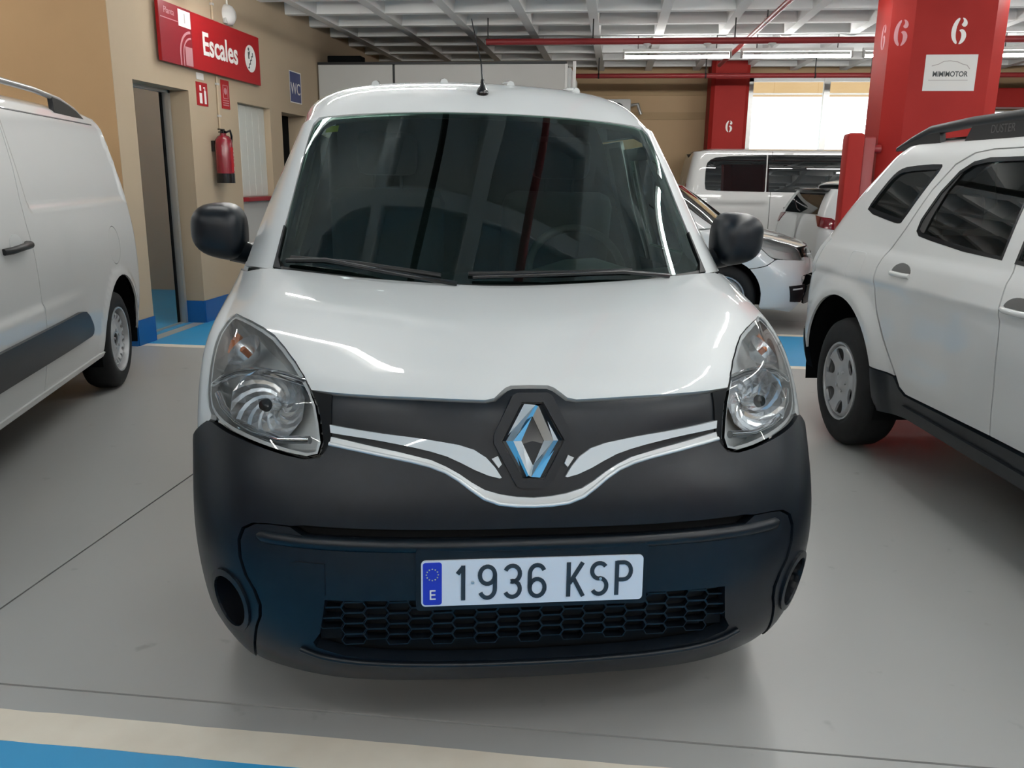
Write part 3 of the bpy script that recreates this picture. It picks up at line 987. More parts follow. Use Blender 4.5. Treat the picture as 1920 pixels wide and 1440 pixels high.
def wheel(parent, x, y, r, rr, w, side, style, rot=0.0):
    """x: outer face distance from the car's middle; rr: rim radius; side: +1/-1"""
    t = MB().lathe([(rr - .012, -.03), (rr + .008, -.008), (rr + .03, .0), (r - .05, -.004), (r - .015, -.02), (r - .002, -.05), (r, -w / 2), (r - .002, -w + .05), (r - .02, -w + .015), (rr, -w)], 48, 'x')
    t.v = [(side * (x + a), y + b, r + c) for a, b, c in t.v]
    ty = t.build('wheel', 'tyre', parent, 60)
    ring = MB().lathe([(rr + .004, -.012), (rr + .002, -.004), (rr - .008, -.006), (rr - .016, -.03), (rr - .02, -.10)], 48, 'x')
    ring.v = [(side * (x + a), y + b, r + c) for a, b, c in ring.v]
    ring.build('rim_flange', 'steel_rim', ty, 60)
    n = 16
    if style == 'steel':
        prof = [(0, -.035), (.05, -.033), (.07, -.030), (.11, -.045), (rr - .07, -.028), (rr - .035, -.035), (rr - .012, -.075)]
        holes = [[(.152 * math.cos(a) + .014 * math.cos(a + b) , .152 * math.sin(a) + .021 * math.sin(a + b)) for b in np.linspace(0, 2 * PI, 10, endpoint=False)] for a in np.linspace(0, 2 * PI, 16, endpoint=False) + rot]
        hub = arc(0, 0, .042, 0, 345, 23)
        holes.append(hub)
    elif style == 'spoked':
        prof = [(0, -.012), (.04, -.012), (.06, -.022), (.12, -.018), (rr - .05, -.010), (rr - .02, -.014), (rr - .010, -.03)]
        holes = []
        for k in range(6):
            a = rot + k * PI / 3
            c, s_ = math.cos(a), math.sin(a)
            q = chaikin([(.108, -.014), (.128, -.034), (.165, -.046), (.178, -.03), (.181, 0), (.178, .03), (.165, .046), (.128, .034), (.108, .014)], 1)
            holes.append([(p * c - h * s_, p * s_ + h * c) for p, h in q])
    else:
        prof = [(0, -.02), (.05, -.02), (rr - .03, -.03), (rr - .01, -.06)]
        holes = []
    patch('rim', Disc(x, y, r, side, prof), arc(0, 0, rr - .014, 0, 352.5, 47), 'steel_rim', ty, holes, .022, depth=.012)
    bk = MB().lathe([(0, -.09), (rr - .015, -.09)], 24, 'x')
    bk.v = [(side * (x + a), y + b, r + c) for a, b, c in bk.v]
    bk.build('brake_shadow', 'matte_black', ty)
    if style == 'steel':
        hb = MB().lathe([(0, -.048), (.043, -.048)], 20, 'x')
        hb.v = [(side * (x + a), y + b, r + c) for a, b, c in hb.v]
        hb.build('hub_cap', 'dark_trim', ty)
    for k in range(5):
        a = rot + k * 2 * PI / 5 + .3
        nb = MB().lathe([(.0, .002), (.009, .0), (.010, -.03)], 8, 'x')
        rad = .06 if style == 'steel' else .052
        nb.v = [(side * (x + h - (.022 if style != 'spoked' else .012)), y + b + rad * math.cos(a), r + c + rad * math.sin(a)) for h, b, c in nb.v]
        nb.build('wheel_nut', 'satin_metal', ty, 50)
    return ty

def arch_liner(parent, y, z, r, x0, x1):
    """dark wheel housing"""
    m = MB()
    n = 20
    v = []; f = []
    for i in range(n + 1):
        a = PI * 1.16 * i / n - .08 * PI
        for x in (x0, x1):
            v.append((x, y + r * math.cos(a), z + r * math.sin(a)))
    for i in range(n):
        f.append((2 * i, 2 * i + 1, 2 * i + 3, 2 * i + 2))
    c = len(v)
    v.append((x0, y, z))
    for i in range(n):
        f.append((c, 2 * i, 2 * i + 2))
    m.add(v, f)
    return m.build('wheel_housing', 'matte_black', parent)

def sm(x):
    x = np.clip(x, 0, 1)
    return x * x * (3 - 2 * x)

# ------------------------------------------------------------------ compact front-end: the middle van and the two hatchbacks
def zrow(z, *xy): return [(x, y, z) for x, y in xy]
K_ROWS = [
 [(0,.09,.20),(.22,.095,.20),(.44,.12,.20),(.60,.18,.205),(.71,.26,.22),(.79,.40,.25),(.84,.62,.25),(.86,1.2,.25),(.865,1.42,.25)],
 zrow(.29,(0,.035),(.22,.04),(.44,.065),(.61,.125),(.713,.20),(.797,.34),(.852,.62),(.857,1.2),(.86,1.42)),
 zrow(.44,(0,.0),(.22,.004),(.44,.03),(.62,.09),(.733,.175),(.817,.32),(.867,.62),(.872,1.2),(.876,1.42)),
 zrow(.58,(0,.005),(.22,.01),(.44,.04),(.62,.1),(.738,.19),(.822,.33),(.872,.62),(.880,1.2),(.884,1.42)),
 zrow(.70,(0,.025),(.22,.032),(.44,.07),(.62,.145),(.738,.245),(.827,.39),(.875,.64),(.884,1.2),(.888,1.42)),
 zrow(.80,(0,.06),(.22,.07),(.44,.125),(.62,.21),(.74,.32),(.83,.46),(.885,.68),(.898,1.2),(.9,1.42)),
 zrow(.905,(0,.105),(.22,.115),(.44,.165),(.61,.27),(.735,.39),(.82,.53),(.885,.74),(.903,1.2),(.903,1.42)),
 [(0,.23,.963),(.22,.24,.965),(.43,.285,.967),(.59,.37,.975),(.71,.48,.985),(.795,.61,.985),(.87,.80,.975),(.895,1.2,.97),(.896,1.42,.965)],
 [(0,.5,1.03),(.21,.505,1.035),(.41,.53,1.045),(.57,.58,1.05),(.69,.64,1.053),(.77,.72,1.045),(.845,.88,1.03),(.885,1.2,1.03),(.888,1.42,1.03)],
 [(0,.88,1.085),(.2,.885,1.09),(.4,.91,1.10),(.56,.945,1.11),(.68,.98,1.118),(.765,1.03,1.115),(.82,1.1,1.10),(.868,1.25,1.09),(.87,1.42,1.09)],
]
SCREEN_ROWS = [
 [(0,.86,1.072),(.25,.87,1.077),(.5,.91,1.092),(.68,.985,1.108),(.772,1.07,1.112),(.845,1.23,1.10)],
 [(0,1.078,1.278),(.245,1.088,1.280),(.482,1.125,1.285),(.655,1.195,1.283),(.742,1.265,1.278),(.803,1.40,1.262)],
 [(0,1.288,1.472),(.235,1.297,1.472),(.463,1.330,1.468),(.63,1.385,1.458),(.710,1.445,1.445),(.754,1.575,1.425)],
 [(0,1.49,1.648),(.22,1.495,1.645),(.44,1.525,1.635),(.605,1.565,1.620),(.675,1.62,1.60),(.708,1.75,1.575)],
]
ROOF_ROWS = [
 SCREEN_ROWS[3],
 [(0,1.64,1.722),(.22,1.645,1.718),(.44,1.67,1.705),(.6,1.72,1.68),(.685,1.80,1.64),(.715,1.92,1.592)],
 [(0,1.85,1.785),(.22,1.85,1.780),(.44,1.87,1.765),(.6,1.90,1.732),(.695,1.96,1.675),(.722,2.06,1.60)],
 [(0,2.3,1.825),(.22,2.3,1.820),(.44,2.3,1.804),(.61,2.3,1.765),(.70,2.32,1.695),(.727,2.38,1.605)],
 [(0,3.2,1.825),(.22,3.2,1.820),(.44,3.2,1.805),(.61,3.2,1.768),(.70,3.2,1.70),(.727,3.2,1.61)],
 [(0,4.05,1.80),(.22,4.05,1.795),(.44,4.04,1.78),(.60,4.02,1.745),(.69,4.0,1.685),(.717,3.98,1.60)],
 [(0,4.22,1.73),(.22,4.22,1.727),(.44,4.2,1.715),(.58,4.17,1.69),(.66,4.13,1.65),(.69,4.09,1.585)],
]
FLANK_W = [(.22,.845),(.30,.858),(.44,.876),(.58,.884),(.70,.888),(.80,.900),(.905,.903),(.97,.896),(1.03,.888),(1.10,.866),(1.26,.806),(1.43,.755),(1.575,.716),(1.62,.70)]
LAMP = [(4.95,7.62),(4.55,7.58),(4.15,7.52),(3.75,7.43),(3.4,7.3),(3.1,7.08),(2.8,6.78),(2.58,6.45),(2.42,6.1),(2.31,5.75),(2.26,5.4),(2.23,5.0),(2.27,4.76),(2.42,4.67),(2.7,4.70),(3.0,4.76),(3.3,4.81),(3.6,4.85),(3.9,4.88),(4.2,4.92),(4.5,5.0),(4.72,5.12),(4.86,5.35),(4.95,5.7),(5.05,6.1),(5.15,6.5),(5.2,6.9),(5.15,7.3),(5.07,7.52)]
BONNET_EDGE = [(0,6.484),(.206,6.47),(.27,6.40),(.40,6.12),(.498,6.071),(.718,6.085),(.938,6.10),(1.157,6.115),(1.378,6.118),(1.598,6.118),(1.818,6.115),(2.038,6.108),(2.33,6.10)]
STRIP_UP = [(2.13,5.399),(1.961,5.373),(1.792,5.347),(1.623,5.322),(1.454,5.297),(1.285,5.273),(1.117,5.241),(.95,5.196),(.783,5.145),(.625,5.05),(.5,4.887),(.409,4.674),(.34,4.446),(.36,4.43),(.476,4.491),(.622,4.621),(.759,4.77),(.902,4.904),(1.06,4.996),(1.224,5.064),(1.39,5.116),(1.557,5.16),(1.725,5.193),(1.893,5.215),(2.12,5.24)]
S2TOP = [(2.115,5.161),(1.919,5.112),(1.747,5.064),(1.575,5.013),(1.403,4.962),(1.234,4.894),(1.065,4.82),(.915,4.688),(.778,4.527),(.652,4.343),(.517,4.181),(.355,4.084),(.184,4.028),(0,4.005)]
S2BOT = [(2.134,4.996),(1.955,4.955),(1.777,4.914),(1.6,4.864),(1.423,4.815),(1.247,4.758),(1.075,4.679),(.915,4.556),(.78,4.38),(.657,4.183),(.527,3.998),(.367,3.885),(.19,3.844),(0,3.834)]
GROOVE = [(2.62,3.30),(2.9,3.29),(3.15,3.25),(3.36,3.12),(3.45,2.9),(3.43,2.6),(3.32,2.3),(3.17,2.08),(3.10,1.86),(3.14,1.64),(3.26,1.44),(3.36,1.22),(3.45,.98),(3.52,.70),(3.58,.40),(3.60,0.0)]
KSC = (.15, .115)

def inset_ring(poly, d):
    """shrink a closed ring towards its inside by d (parameter units scaled by KSC to metres)"""
    P = np.array(poly, float) * KSC
    A = 0.5 * np.sum(P[:, 0] * np.roll(P[:, 1], -1) - np.roll(P[:, 0], -1) * P[:, 1])
    out = []
    n = len(P)
    for i in range(n):
        a, b, c = P[i - 1], P[i], P[(i + 1) % n]
        e = (b - a) / (np.linalg.norm(b - a) + 1e-9) + (c - b) / (np.linalg.norm(c - b) + 1e-9)
        e /= np.linalg.norm(e) + 1e-9
        nrm = np.array([-e[1], e[0]]) * (1 if A > 0 else -1)
        out.append(tuple((b + nrm * d) / KSC))
    return out

class Compact:
    def __init__(s, root, sx=1, sy=1, zmap=None, paint='white_paint', hero=False, rear_y=4.27):
        s.root = root; s.paint = paint; s.hero = hero
        zf = zmap or (lambda z: z)
        wp = lambda rows: [[(x * sx, y * sy, zf(z)) for x, y, z in r] for r in rows]
        s.S = Loft(wp(K_ROWS)); s.WS = Loft(wp(SCREEN_ROWS)); s.RF = Loft(wp(ROOF_ROWS))
        s.sx, s.sy, s.zf = sx, sy, zf
        W = [(zf(z), w * sx) for z, w in FLANK_W]
        yF = [(zf(.2), .0), (zf(1.9), .0)]
        ry = rear_y
        yR = [(zf(.22), ry - .06), (zf(.5), ry), (zf(.9), ry), (zf(1.1), ry - .03), (zf(1.35), ry - .10), (zf(1.62), ry - .22)]
        s.F = {1: Wrap(W, yF, yR, .05, .16, 1), -1: Wrap(W, yF, yR, .05, .16, -1)}
        s.ry = ry

    def p(s, name, outline, mat, **k):
        k.setdefault('sc', KSC); k.setdefault('step', .026 if s.hero else .045)
        par = k.pop('parent', s.root)
        return patch(name, s.S, outline, mat, par, **k)

    def sym(s, half):
        """full ring from the right half (centre to centre)"""
        return half + [(-a, b) for a, b in half[::-1] if a > 1e-6]

    def body(s, bumper_mat):
        root = s.root; P = s.paint; hero = s.hero
        S = s.S
        # bonnet
        lampup = [(2.42,6.1),(2.58,6.45),(2.8,6.78),(3.1,7.08),(3.4,7.3),(3.75,7.43),(4.15,7.52),(4.55,7.58),(4.93,7.66)]
        half = BONNET_EDGE + lampup + [(4.96, 8.1), (4.98, 8.6), (4.99, 8.98), (3.0, 8.98), (0, 8.98)]
        ring = s.sym(half)
        s.p('bonnet', ring, P, off=.002, depth=.02)
        # wheel arch ring on the front loft
        wy, wz, wr = .875 * s.sy, .325, .372 * (s.sy if not hero else 1)
        A = []
        for a in np.linspace(-25, 205, 24):
            y, z = wy + wr * math.cos(R(a)), wz + wr * math.sin(R(a))
            t0 = 6.2 + 1.0 * (y - wy) / .4
            l0 = np.interp(z, [r_[6][2] for r_ in np.round([[list(q) for q in S.P[j][S.ns - 1:]] for j in range(10)], 4)], range(10))
            A.append(S.find_yz(y, z, t0, float(l0)))
        s.archring = A
        t_top, l_top = S.find_yz(wy, wz + wr, 6.3, 4.0)
        lo = 4.86
        k_top = int(np.argmax([a[1] for a in A]))
        l_seam = l_top * .80
        archf = sorted([a for a in A[k_top:] if .35 < a[1] < l_seam - .12], key=lambda a: a[1])     # front edge, bottom to seam
        seam_t = float(np.interp(l_seam, [a[1] for a in A[k_top:]][::-1], [a[0] for a in A[k_top:]][::-1]))
        cut = [(seam_t, l_seam)] + sorted([a for a in A[k_top:] if a[1] > l_seam + .06], key=lambda a: a[1]) + [a for a in A[:k_top][::-1] if a[1] > .6]
        f_out = [(5.0, 8.98), (5.0, 8.5), (4.985, 8.1), (4.96, 7.68)] + [(5.09, 7.53), (5.17, 7.3), (5.22, 6.9), (5.17, 6.5), (5.07, 6.1), (4.97, 5.7), (4.89, 5.38), (4.75, 5.10), (4.63, 5.0), (4.64, 4.89), (4.83, 4.745), (5.13, 4.525), (5.38, 4.325)]
        y_door = 1.30 * s.sy
        td, ld = S.find_yz(y_door, s.zf(1.0), 7.3, 7.4)
        tb, lb = S.find_yz(y_door, s.zf(.30), 7.5, 1.1)
        f_ring = f_out + cut + [(tb, lb), (td, 4.5), (td, ld), (td - .05, 8.6), (7.2, 8.98)]
        for sgn in (1, -1):
            rg = f_ring if sgn > 0 else mirror(f_ring)
            s.p('fender', rg, P, off=.0, depth=.015)
        # bumper
        lampbot = [(4.86, 5.2), (4.66, 5.04), (4.45, 4.93), (4.2, 4.86), (3.9, 4.825), (3.6, 4.795), (3.3, 4.755), (3.0, 4.705), (2.7, 4.645), (2.42, 4.615), (2.25, 4.68), (2.17, 4.86)]
        bump_low = [(0, 0.02), (3.0, .02), (5.6, .02)]
        slot = [(2.45, 3.22), (2.40, 3.36), (1.6, 3.395), (.8, 3.41), (0, 3.415), (0, 3.26), (.8, 3.255), (1.6, 3.24)]
        insert_half = [(0, 3.21), (.8, 3.205), (1.6, 3.19), (2.45, 3.17)] + GROOVE + [(2.0, .03), (0, .03)]
        slot_ring = s.sym([(0, 3.26), (.8, 3.255), (1.6, 3.24), (2.40, 3.22), (2.52, 3.29), (2.40, 3.365), (1.6, 3.395), (.8, 3.41), (0, 3.415)])
        fog = [(3.86 + .44 * math.cos(a) - .08 * math.sin(a), 1.74 + .46 * math.sin(a) + .05 * math.cos(a)) for a in np.linspace(0, 2 * PI, 24, endpoint=False)]
        # upper bumper shell = outer ring minus insert
        ins_outer = inset_ring(s.sym([(0, 3.26), (.8, 3.25), (1.6, 3.23), (2.45, 3.215)] + GROOVE + [(1.8, 0.0), (0, 0.0)]), -.004)
        up_half = [(0, 3.42), (.8, 3.415), (1.6, 3.40), (2.42, 3.37), (2.60, 3.33)] + [(a + .045, b + .02) for a, b in GROOVE[1:8]] + [(a + .045, b) for a, b in GROOVE[8:-1]] + [(3.645, .02), (4.6, .02), (5.6, .02)] + archf + [(seam_t - .02, l_seam - .05), (5.36, 4.27), (5.11, 4.475), (4.81, 4.70), (4.61, 4.845), (4.45, 4.89)] + lampbot[3:] + S2BOT
        up_ring = s.sym(up_half)
        s.bumper = s.p('bumper', up_ring, bumper_mat, holes=[fog, mirror(fog)], off=.012, depth=.03)
        if hero:
            lower = s.sym([(0, .95), (1.2, .97), (2.0, 1.05), (2.35, 1.20), (2.38, 1.30), (2.28, 1.50), (2.22, 1.9), (2.20, 2.10), (1.2, 2.16), (0, 2.16)])
            ir = s.sym(insert_half)
            s.insert = s.p('bumper_insert', ir, bumper_mat, holes=[lower], off=.008, depth=.03)
            # shadowed backing of the slot, grille and grooves
            back = s.sym([(0, 0.25), (3.3, .25), (3.8, 2.9), (3.0, 3.6), (0, 3.6)])
            s.p('bumper_backing', back, 'groove_dark', off=-.03, depth=0)
        # backing of lamps and grille
        bk = s.sym([(0, 3.9), (2.3, 4.5), (2.35, 6.3), (.5, 6.3), (0, 6.5)])
        s.p('grille_backing', bk, 'groove_dark', off=-.02, depth=0)
        # fog recesses
        for sgn in (1, -1):
            rg = fog if sgn > 0 else mirror(fog)
            ct = np.mean(np.array(rg), 0)
            bowl = s.p('fog_recess', inset_ring(rg, .004), 'gloss_black' if hero else 'black_plastic', off=-.035, depth=-.047, parent=s.bumper)
            if hero:
                s.p('fog_bezel', inset_ring(rg, -.010), 'black_plastic', holes=[inset_ring(rg, .003)], off=.018, depth=.012, parent=s.bumper, step=.015)
            if not hero:
                s.p('fog_cover', [(c * 1.0, d) for c, d in rg], 'black_plastic', off=.014, depth=.03, parent=s.bumper)
        return s

    def lamps(s, detail):
        for sgn in (1, -1):
            rg = LAMP if sgn > 0 else mirror(LAMP)
            inner = inset_ring(rg, .003)
            hl = s.p('headlamp', inner, 'lamp_lens', off=.006, depth=.02)
            seal = inset_ring(rg, .012)
            s.p('lamp_rim', inner, 'lamp_grey', holes=[seal], off=-.004, depth=.05, parent=hl, step=.02)
            # bowl
            s.p('reflector_back', seal, 'lamp_grey', off=-.085, depth=0, parent=hl, step=.035)
            n = len(seal); V = []; F = []
            d = dens(seal, .02, KSC); n = len(d); a = np.array(d)
            Pp = s.S(a[:, 0], a[:, 1]); N = s.S.normal(a[:, 0], a[:, 1])
            V = [tuple(q) for q in Pp - N * .004] + [tuple(q) for q in Pp - N * .09]
            F = [(i, (i + 1) % n, n + (i + 1) % n, n + i) for i in range(n)]
            mesh_obj('lamp_wall', V, F, 'lamp_grey', hl, smooth=True)
            if not detail:
                continue
            # main reflector: faceted bowl with bulb
            def at(t, l, off):
                p = s.S([t * sgn], [l])[0]; nn = s.S.normal([t * sgn], [l])[0]
                return Vector(p + nn * off), Vector(nn)
            def bowl(t, l, rad, dep, off, mat, name, seg=20, facets=True):
                c, nn = at(t, l, off)
                axis = (Vector((sgn * .10, -1, .10)).normalized() + nn).normalized() if facets else nn
                q = axis.to_track_quat('Z', 'Y').to_matrix().to_4x4()
                M = Matrix.Translation(c) @ q
                rng = 7
                v = []; f = []
                for i in range(rng + 1):
                    rr_ = .012 + (rad - .012) * i / rng
                    h = -dep * (1 - (rr_ / rad) ** 2)
                    for k in range(seg):
                        a2 = 2 * PI * k / seg
                        wob = (.0032 * (1 if (k + i) % 2 else -1)) if facets else 0
                        v.append(tuple(M @ Vector((rr_ * math.cos(a2) * 1.12, rr_ * math.sin(a2), h + wob))))
                for i in range(rng):
                    for k in range(seg):
                        f.append((i * seg + k, i * seg + (k + 1) % seg, (i + 1) * seg + (k + 1) % seg, (i + 1) * seg + k))
                return mesh_obj(name, v, f, mat, hl, smooth=not facets), M
            b, M = bowl(3.28, 5.62, .092, .055, -.030, 'reflector', 'main_reflector', 22)
            m = MB(); m.lathe([(.0, .012), (.010, .010), (.012, -.005), (.012, -.05)], 14, 'z', M); m.build('bulb', 'chrome', hl, 50)
            m = MB(); m.lathe([(.0, .018), (.014, .016), (.017, .004), (.013, .0)], 14, 'z', M); m.build('bulb_shield', 'gloss_black', hl, 50)
            b2, M2 = bowl(4.15, 6.75, .052, .045, -.014, 'reflector', 'upper_reflector', 18, False)
            m = MB(); m.lathe([(.0, .010), (.009, .004), (.009, -.03)], 12, 'z', M2); m.build('indicator_bulb', 'amber', hl, 50)
            # shelf separating the chambers
            pts = [at(t, l, -.012)[0] for t, l in ((2.55, 6.35), (3.0, 6.42), (3.5, 6.36), (4.0, 6.15), (4.5, 5.85), (4.85, 5.6))]
            m = MB(); m.tube(pts, .011, 10); m.build('chamber_trim', 'chrome', hl, 50)
            pts = [at(t, l, -.018)[0] for t, l in ((2.45, 5.05), (2.9, 4.98), (3.4, 5.02), (3.9, 5.08), (4.4, 5.22), (4.72, 5.45))]
            m = MB(); m.tube(pts, .010, 10); m.build('lower_trim', 'chrome', hl, 50)
            amb = [(4.72, 6.45), (4.98, 6.5), (5.05, 6.85), (4.98, 7.2), (4.78, 7.15), (4.66, 6.8)]
            s.p('side_indicator', amb if sgn > 0 else mirror(amb), 'amber', off=-.03, depth=.01, parent=hl)
            fl = [(2.75, 4.9), (4.6, 5.15), (4.75, 5.6), (4.3, 5.3), (3.4, 5.15), (2.6, 5.12)]
        return s

    def screen(s, glass, hero):
        root = s.root; WS = s.WS
        sc = (.2, .27)
        # bonded glass with black edge band
        edge = [(0, .06), (1.5, .06), (2.6, .05), (3.05, .08), (3.28, .22), (3.32, .6), (3.30, 1.2), (3.28, 2.0), (3.27, 2.6), (3.22, 2.82), (3.08, 2.92), (2.8, 2.965), (1.5, 2.985), (0, 2.99)]
        full = edge + [(-a, b) for a, b in edge[::-1] if a > 0]
        o = patch('windscreen', WS, full, glass, root, (), .04, sc, .004, .006)
        inner = [(0, .235), (1.5, .235), (2.4, .22), (2.72, .28), (2.93, .45), (3.02, .8), (3.03, 1.4), (3.02, 2.1), (2.97, 2.5), (2.85, 2.72), (2.6, 2.82), (1.5, 2.88), (0, 2.89)]
        fi = inner + [(-a, b) for a, b in inner[::-1] if a > 0]
        patch('glass_border', WS, full, 'frit_black', o, [fi], .04, sc, -.002, 0)
        # pillars
        pil = [(3.36, .0), (3.37, .6), (3.35, 1.2), (3.32, 2.0), (3.27, 2.6), (3.12, 2.9), (2.8, 2.99), (1.5, 3.0), (3.0, 3.0), (5.0, 3.0), (5.0, 0.0)]
        pil = [(3.36, .0), (3.37, .6), (3.35, 1.2), (3.33, 2.0), (3.32, 2.6), (3.27, 2.86), (3.13, 2.96), (3.10, 3.0), (4.98, 3.0), (4.98, 0.0)]
        for sgn in (1, -1):
            patch('windscreen_pillar', WS, pil if sgn > 0 else mirror(pil), s.paint, root, (), .04, sc, .006, .03)
            tri = [(3.10, .02), (3.34, .02), (3.36, .75), (3.31, .75), (3.27, .2)]
            if hero:
                patch('pillar_trim', WS, tri if sgn > 0 else mirror(tri), 'dark_trim', root, (), .03, sc, .011, .012)
        return s

    def roof(s):
        sc = (.2, .4)
        e = 4.98
        ring = [(0, .03), (1.5, .03), (2.8, .03), (3.2, .06), (3.5, .03), (e, .03), (e, 6), (0, 6)]
        ring = s.sym(ring)
        patch('roof', s.RF, ring, s.paint, s.root, (), .06, sc, .002, .02)
        return s

    def flanks(s, glass, mirrors=True):
        zf = s.zf; sy = s.sy
        for sgn in (1, -1):
            F = s.F[sgn]
            yd = 1.31 * sy; yb = 2.30 * sy; ye = s.ry
            q = lambda L: [(a * sy, zf(b)) for a, b in L]
            door_o = q([(1.31, .30), (2.30, .30), (2.30, 1.0), (2.26, 1.1), (2.22, 1.56), (1.82, 1.565), (1.775, 1.545), (1.62, 1.39), (1.33, 1.10)])
            win = q([(1.46, 1.13), (2.16, 1.13), (2.13, 1.51), (1.86, 1.51), (1.65, 1.33)])
            d = patch('front_door', F, door_o, s.paint, s.root, [win], .05, (1, 1), .002, .015)
            patch('door_glass', F, win, glass, d, (), .06, (1, 1), -.004, .004)
            wr = .372 * (sy if not s.hero else 1)
            wy = s.wheel_r; 
            ar = arc(wy, .325, wr, 190, -10, 20)
            re = ye + .9
            rear = [(yb + .006, zf(.30))] + [p for p in ar if p[1] > zf(.30)] + [(ye - .05, zf(.30)), (re, zf(.34)), (re, zf(1.60)), (ye - .2, zf(1.60)), (yb - .06, zf(1.60)), (yb - .03, zf(1.1)), (yb + .006, zf(1.0))]
            patch('rear_side', F, rear, s.paint, s.root, (), .06, (1, 1), .002, .015)
            hd = MB()
            p0 = F([2.02 * sy], [zf(.98)])[0]
            hd.tube([(p0[0] - sgn * .005, p0[1] - .06, p0[2]), (p0[0] + sgn * .022, p0[1] - .04, p0[2]), (p0[0] + sgn * .022, p0[1] + .05, p0[2]), (p0[0] - sgn * .005, p0[1] + .07, p0[2])], .012, 8)
            hd.build('door_handle', 'dark_trim', d, 50)
        return s

    def wheels(s, style, r=.315, rr=.2):
        s_ = s
        for y in (.875 * s.sy, s.wheel_r):
            for sgn in (1, -1):
                wheel(s.root, .855 * s.sx, y, r, rr, .2, sgn, style)
                arch_liner(s.root, y, .325, .40, sgn * .60 * s.sx, sgn * .835 * s.sx)
        MB().box(-.62 * s.sx, .62 * s.sx, .25, s.ry - .2, .22, .30).build('underbody', 'matte_black', s.root)
        return s

# ------------------------------------------------------------------ the middle van
van = thing('cargo_van', 'white compact cargo van in the middle with black front bumper and diamond badge', 'van', (-.164, 1.804, 0), (0, .012, R(13.47)))
K = Compact(van, hero=True)
K.wheel_r = .875 + 2.697
K.body('black_plastic')
K.lamps(True)
K.screen('windscreen_glass', True)
K.roof()
K.flanks('side_glass')
K.wheels('steel')
S = K.S
# grille panel between bonnet and strips
gp_half = [(a, b - .05) for a, b in BONNET_EDGE[4:-1]] + [(2.27, 6.04), (2.235, 5.6), (2.215, 5.3), (2.20, 5.165)] + S2TOP
gp_half = [(0, 6.43), (.19, 6.42), (.25, 6.35), (.38, 6.07)] + gp_half
K.p('grille_panel', K.sym(gp_half), 'black_plastic', off=-.004, depth=.02)
for sgn in (1, -1):
    rg = STRIP_UP if sgn > 0 else mirror(STRIP_UP)
    K.p('white_grille_blade', rg, 'white_paint', off=.010, depth=.02, step=.016)
    chip = [(.335, 4.74), (.375, 4.92), (.44, 4.86), (.37, 4.66)]
    K.p('badge_wing', chip if sgn > 0 else mirror(chip), 'lamp_grey', off=.006, depth=.01, step=.016)
low = [(a, b) for a, b in S2TOP] + [(-a, b) for a, b in S2TOP[-2::-1]] + [(-a, b) for a, b in S2BOT] + [(a, b) for a, b in S2BOT[-2::-1]]
strip = K.p('silver_grille_strip', low, 'silver_strip', off=.010, depth=.03, step=.016)
# rolled lip along the lower edge of the strip
lip = [(a, b) for a, b in S2BOT] + [(-a, b) for a, b in S2BOT[-2::-1]]
aa = np.array(lip); pp = S(aa[:, 0], aa[:, 1] + .015) + S.normal(aa[:, 0], aa[:, 1]) * .012
MB().tube([tuple(q) for q in pp], .005, 8).build('strip_lip', 'silver_strip', strip, 60)

# badge: hexagonal dark frame and faceted chrome diamond
bc = S([0], [5.22])[0]
bn = Vector(S.normal([0], [5.22])[0])
bz = Vector((0, 0, 1)); bz = (bz - bn * bz.dot(bn)).normalized(); bx = bz.cross(bn) * -1
if bx.x < 0: bx = -bx
BM = Matrix((( bx.x, -bn.x, bz.x, bc[0]), (bx.y, -bn.y, bz.y, bc[1]), (bx.z, -bn.z, bz.z, bc[2]), (0, 0, 0, 1)))   # local y points into the car
outer = [(.024, .0865), (.0705, .0), (.024, -.0865), (-.024, -.0865), (-.0705, .0), (-.024, .0865)]
fr_o = [(.034, .112), (.046, .106), (.090, .018), (.091, -.006), (.040, -.104), (.026, -.110)]
fr_o = fr_o + [(-a, b) for a, b in fr_o[::-1]]
fr = MB().prism(fr_o, -.010, .03, 'y', BM, [[(a * 1.05, b * 1.04) for a, b in outer]]).build('badge_frame', 'black_plastic', van)
MB().prism([(a * 1.06, b * 1.05) for a, b in outer], .004, .03, 'y', BM).build('badge_bed', 'gloss_black', fr)
inn = [(.0, .056), (.0265, .0), (.0, -.056), (-.0265, .0)]
# rings: outer hexagon (6), ridge (6), inner diamond
ridge = [(.011, .071), (.049, .0), (.0, -.071)]
bv = []
O6 = [(-.024, .0865), (.024, .0865), (.0705, 0), (.024, -.0865), (-.024, -.0865), (-.0705, 0)]
R6 = [(.006, .083), (.012, .080), (.047, 0), (-.006, -.083), (-.012, -.080), (-.047, 0)]
I6 = [(-.001, .056), (.001, .056), (.0265, 0), (.001, -.056), (-.001, -.056), (-.0265, 0)]
for ring_, dep in ((O6, .0), (R6, -.013), (I6, -.002), (I6, .02), (O6, .02)):
    bv += [(a, dep, b) for a, b in ring_]
bf = []
for k in range(4):
    for i in range(6):
        j = (i + 1) % 6
        bf.append((k * 6 + i, k * 6 + j, (k + 1) * 6 + j, (k + 1) * 6 + i))
MB().add(bv, bf, BM).build('badge', 'chrome', fr)

